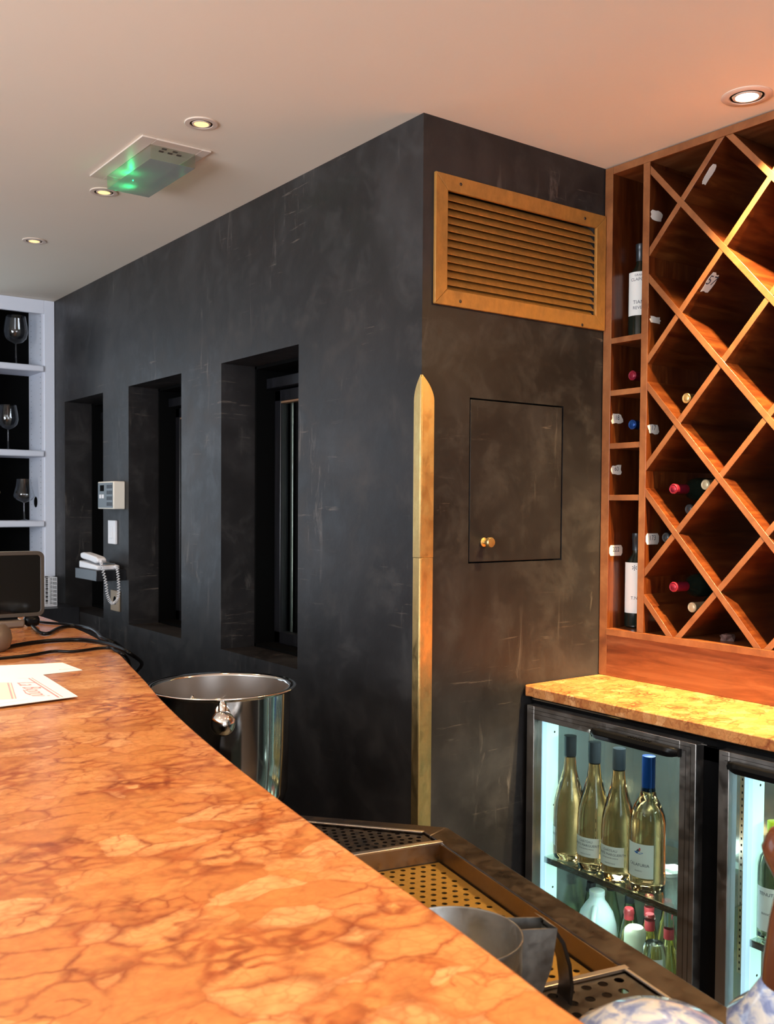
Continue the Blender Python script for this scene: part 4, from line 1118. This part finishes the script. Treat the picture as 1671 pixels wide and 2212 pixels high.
for z in SH:
    MB().box(cxl+.012, 1.664, YW-.012, yb2-.01, z-.034, z).build('shelf', whitew, cb, bev=.006)
def wine_glass(px, z, r, h, stem, label, tap=.8, flare=False):
    x = oy(px, 900, YW+.07).x; loc = (x, YW+.07, z+.0005)
    e = empty('wine_glass', loc, label, 'glass', 'wine glasses on the far shelves')
    b = h-stem
    if flare: bowl = [(.003, stem), (r*.7, stem+b*.12), (r, stem+b*.28), (r*.9, stem+b*.45), (r*.72, stem+b*.75), (r*.66, h)]
    else: bowl = [(.003, stem), (r*.55, stem+b*.07), (r*.88, stem+b*.22), (r, stem+b*.42), (r*.95, stem+b*.65), (r*tap, h)]
    MB().lathe(bowl, loc, 36).build('bowl', wineglass_m, e, smooth=True)
    MB().lathe([(.003, stem), (.0035, stem*.5), (.005, .008), (.02, .003), (r*.8, .001), (r*.8, 0)], loc, 28).build('stem_and_foot', wineglass_m, e, smooth=True)
wine_glass(35, SH[0], .062, .262, .112, 'large wine glass on the top white shelf')
wine_glass(17, SH[1], .054, .240, .108, 'round wine glass on the middle white shelf')
wine_glass(51, SH[2], .056, .225, .095, 'wide based wine glass on the bottom white shelf', flare=True)
# brass lamp shade peeping in at the left edge, standing on the bottom shelf's edge
x = oy(10, 1048, YW).x-.052
el = empty('brass_ornament', (x, YW+.08, SH[2]), 'pale gold cone ornament cut by the left edge on the bottom shelf', 'ornament')
q = .05
MB().lathe([(0, .0), (.045, .0), (.045, .006), (.006, .012), (.006, .12)], (x, YW+.08, SH[2]+.0005), 24).build('stand', brass_m, el, smooth='auto')
MB().lathe([(.006, .12), (.048, .145), (.050, .15), (.036, .20), (.015, .23), (0, .235)], (x, YW+.08, SH[2]+.0005), 24).build('cone', goldfoil, el, smooth='auto')
# far dark counter under the shelves
tag(MB().box(.95, XA-.002, 5.02, YW+.24, .0, 1.018).build('low_cabinet', dark_wood, origin=(1.4, 5.2, 0)), 'low dark wooden cabinet under the white shelves', 'cabinet')
eb = empty('wire_basket', (1.60, 5.17, 1.018), 'small white wire basket on the dark cabinet under the shelves', 'basket')
m = MB(); wx0, wx1, wy0, wy1, wz0, wz1 = 1.50, 1.640, 5.12, 5.26, 1.021, 1.168
for k in range(8):
    z = wz0+(wz1-wz0)*k/7
    m.tube([(wx0, wy0, z), (wx1, wy0, z), (wx1, wy1, z), (wx0, wy1, z), (wx0, wy0, z)], .0018, 6, 0)
for k in range(8):
    x = wx0+(wx1-wx0)*k/7; m.tube([(x, wy0, wz1), (x, wy0, wz0), (x, wy1, wz0), (x, wy1, wz1)], .0016, 6, 0)
    y = wy0+(wy1-wy0)*k/7; m.tube([(wx1, y, wz1), (wx1, y, wz0), (wx0, y, wz0), (wx0, y, wz1)], .0016, 6, 0)
m.build('wire_mesh', white, eb)

# ---------------------------------------------------------------- wall devices between the first two windows
PY0 = 4.38
ps = MB().box(1.582, XA, PY0, 4.665, 1.198, 1.247).build('phone_shelf', dark_wood, bev=.002, origin=(XA, 4.52, 1.198))
tag(ps, 'small black wall shelf carrying the white telephone', 'shelf')
et = empty('telephone', (1.65, 4.5, 1.2475), 'white corded telephone on a small black shelf', 'telephone')
MB().prism([(4.40, 1.248), (4.64, 1.248), (4.64, 1.282), (4.40, 1.268)], 'x', 1.592, 1.700).build('base', white, et, bev=.005)
m = MB(); pts = [(4.405, 1.283), (4.44, 1.278), (4.52, 1.286), (4.60, 1.290), (4.635, 1.296), (4.635, 1.318), (4.60, 1.322), (4.52, 1.316), (4.43, 1.308), (4.405, 1.300)]
m.prism(pts, 'x', 1.596, 1.640); m.build('handset', white, et, bev=.006)
MB().box(1.645, 1.69, 4.43, 4.54, 1.272, 1.2755).build('keypad', graykey, et)
# coiled cord
pc = [Vector(p) for p in ((1.612, 4.40, 1.290), (1.606, 4.375, 1.27), (1.618, 4.362, 1.20), (1.628, 4.360, 1.13), (1.650, 4.360, 1.097), (1.676, 4.360, 1.12), (1.680, 4.362, 1.19), (1.678, 4.375, 1.255), (1.676, 4.40, 1.262))]
dense = []
for i in range(len(pc)-1):
    p0 = pc[max(i-1, 0)]; p1 = pc[i]; p2 = pc[i+1]; p3 = pc[min(i+2, len(pc)-1)]
    for k in range(40):
        t = k/40; dense.append(.5*((2*p1)+(p2-p0)*t+(2*p0-5*p1+4*p2-p3)*t*t+(3*p1-p0-3*p2+p3)*t**3))
coil = []; nn = None
for i in range(len(dense)-1):
    t = (dense[i+1]-dense[i]).normalized()
    if nn is None: nn = t.orthogonal().normalized()
    nn = (nn-t*nn.dot(t)).normalized(); b = t.cross(nn); a = i*.95
    coil.append(dense[i]+nn*.0065*math.cos(a)+b*.0065*math.sin(a))
MB().tube(coil, .0021, 5, 0).build('coiled_cord', white, et, smooth=True)
# keypad panel (thermostat)
th = empty('wall_keypad', (1.70, 4.49, 1.528), 'white wall control unit with grey keypad between the windows', 'control panel')
MB().box(1.668, XA, 4.392, 4.595, 1.528, 1.657).build('housing', cream, th, bev=.004)
MB().box(1.6665, 1.668, 4.400, 4.588, 1.534, 1.651).build('face', graykey, th)
MB().box(1.6655, 1.6665, 4.51, 4.56, 1.612, 1.640).build('display', darkvoid, th)
for r_ in range(4):
    for c_ in range(3):
        MB().box(1.6650, 1.6665, 4.408+c_*.024, 4.426+c_*.024, 1.543+r_*.027, 1.560+r_*.027).build('button', keydark, th)
for k in range(2): MB().box(1.6645, 1.6665, 4.51+k*.033, 4.535+k*.033, 1.578, 1.596).build('light_button', white, th, bev=.0006)
sw = empty('light_switch', (XA-.008, 4.53, 1.36), 'white light switch plate directly below the control unit', 'switch')
MB().box(XA-.012, XA, 4.490, 4.582, 1.362, 1.474).build('plate', white, sw, bev=.002)
MB().box(XA-.016, XA-.012, 4.518, 4.554, 1.39, 1.446).build('rocker', white, sw, bev=.0015)
ou = empty('wall_outlet', (XA-.004, 4.5, 1.045), 'tan outlet plate with dark opening below the telephone shelf', 'outlet')
MB().box(XA-.008, XA, 4.455, 4.560, 1.045, 1.142).build('plate', tan, ou, bev=.0015)
MB().lathe([(0, .0012), (.018, .001), (.020, 0)], (XA-.008, 4.505, 1.095), 20, Matrix.Rotation(-PI/2, 3, 'Y')).build('opening', darkvoid, ou)
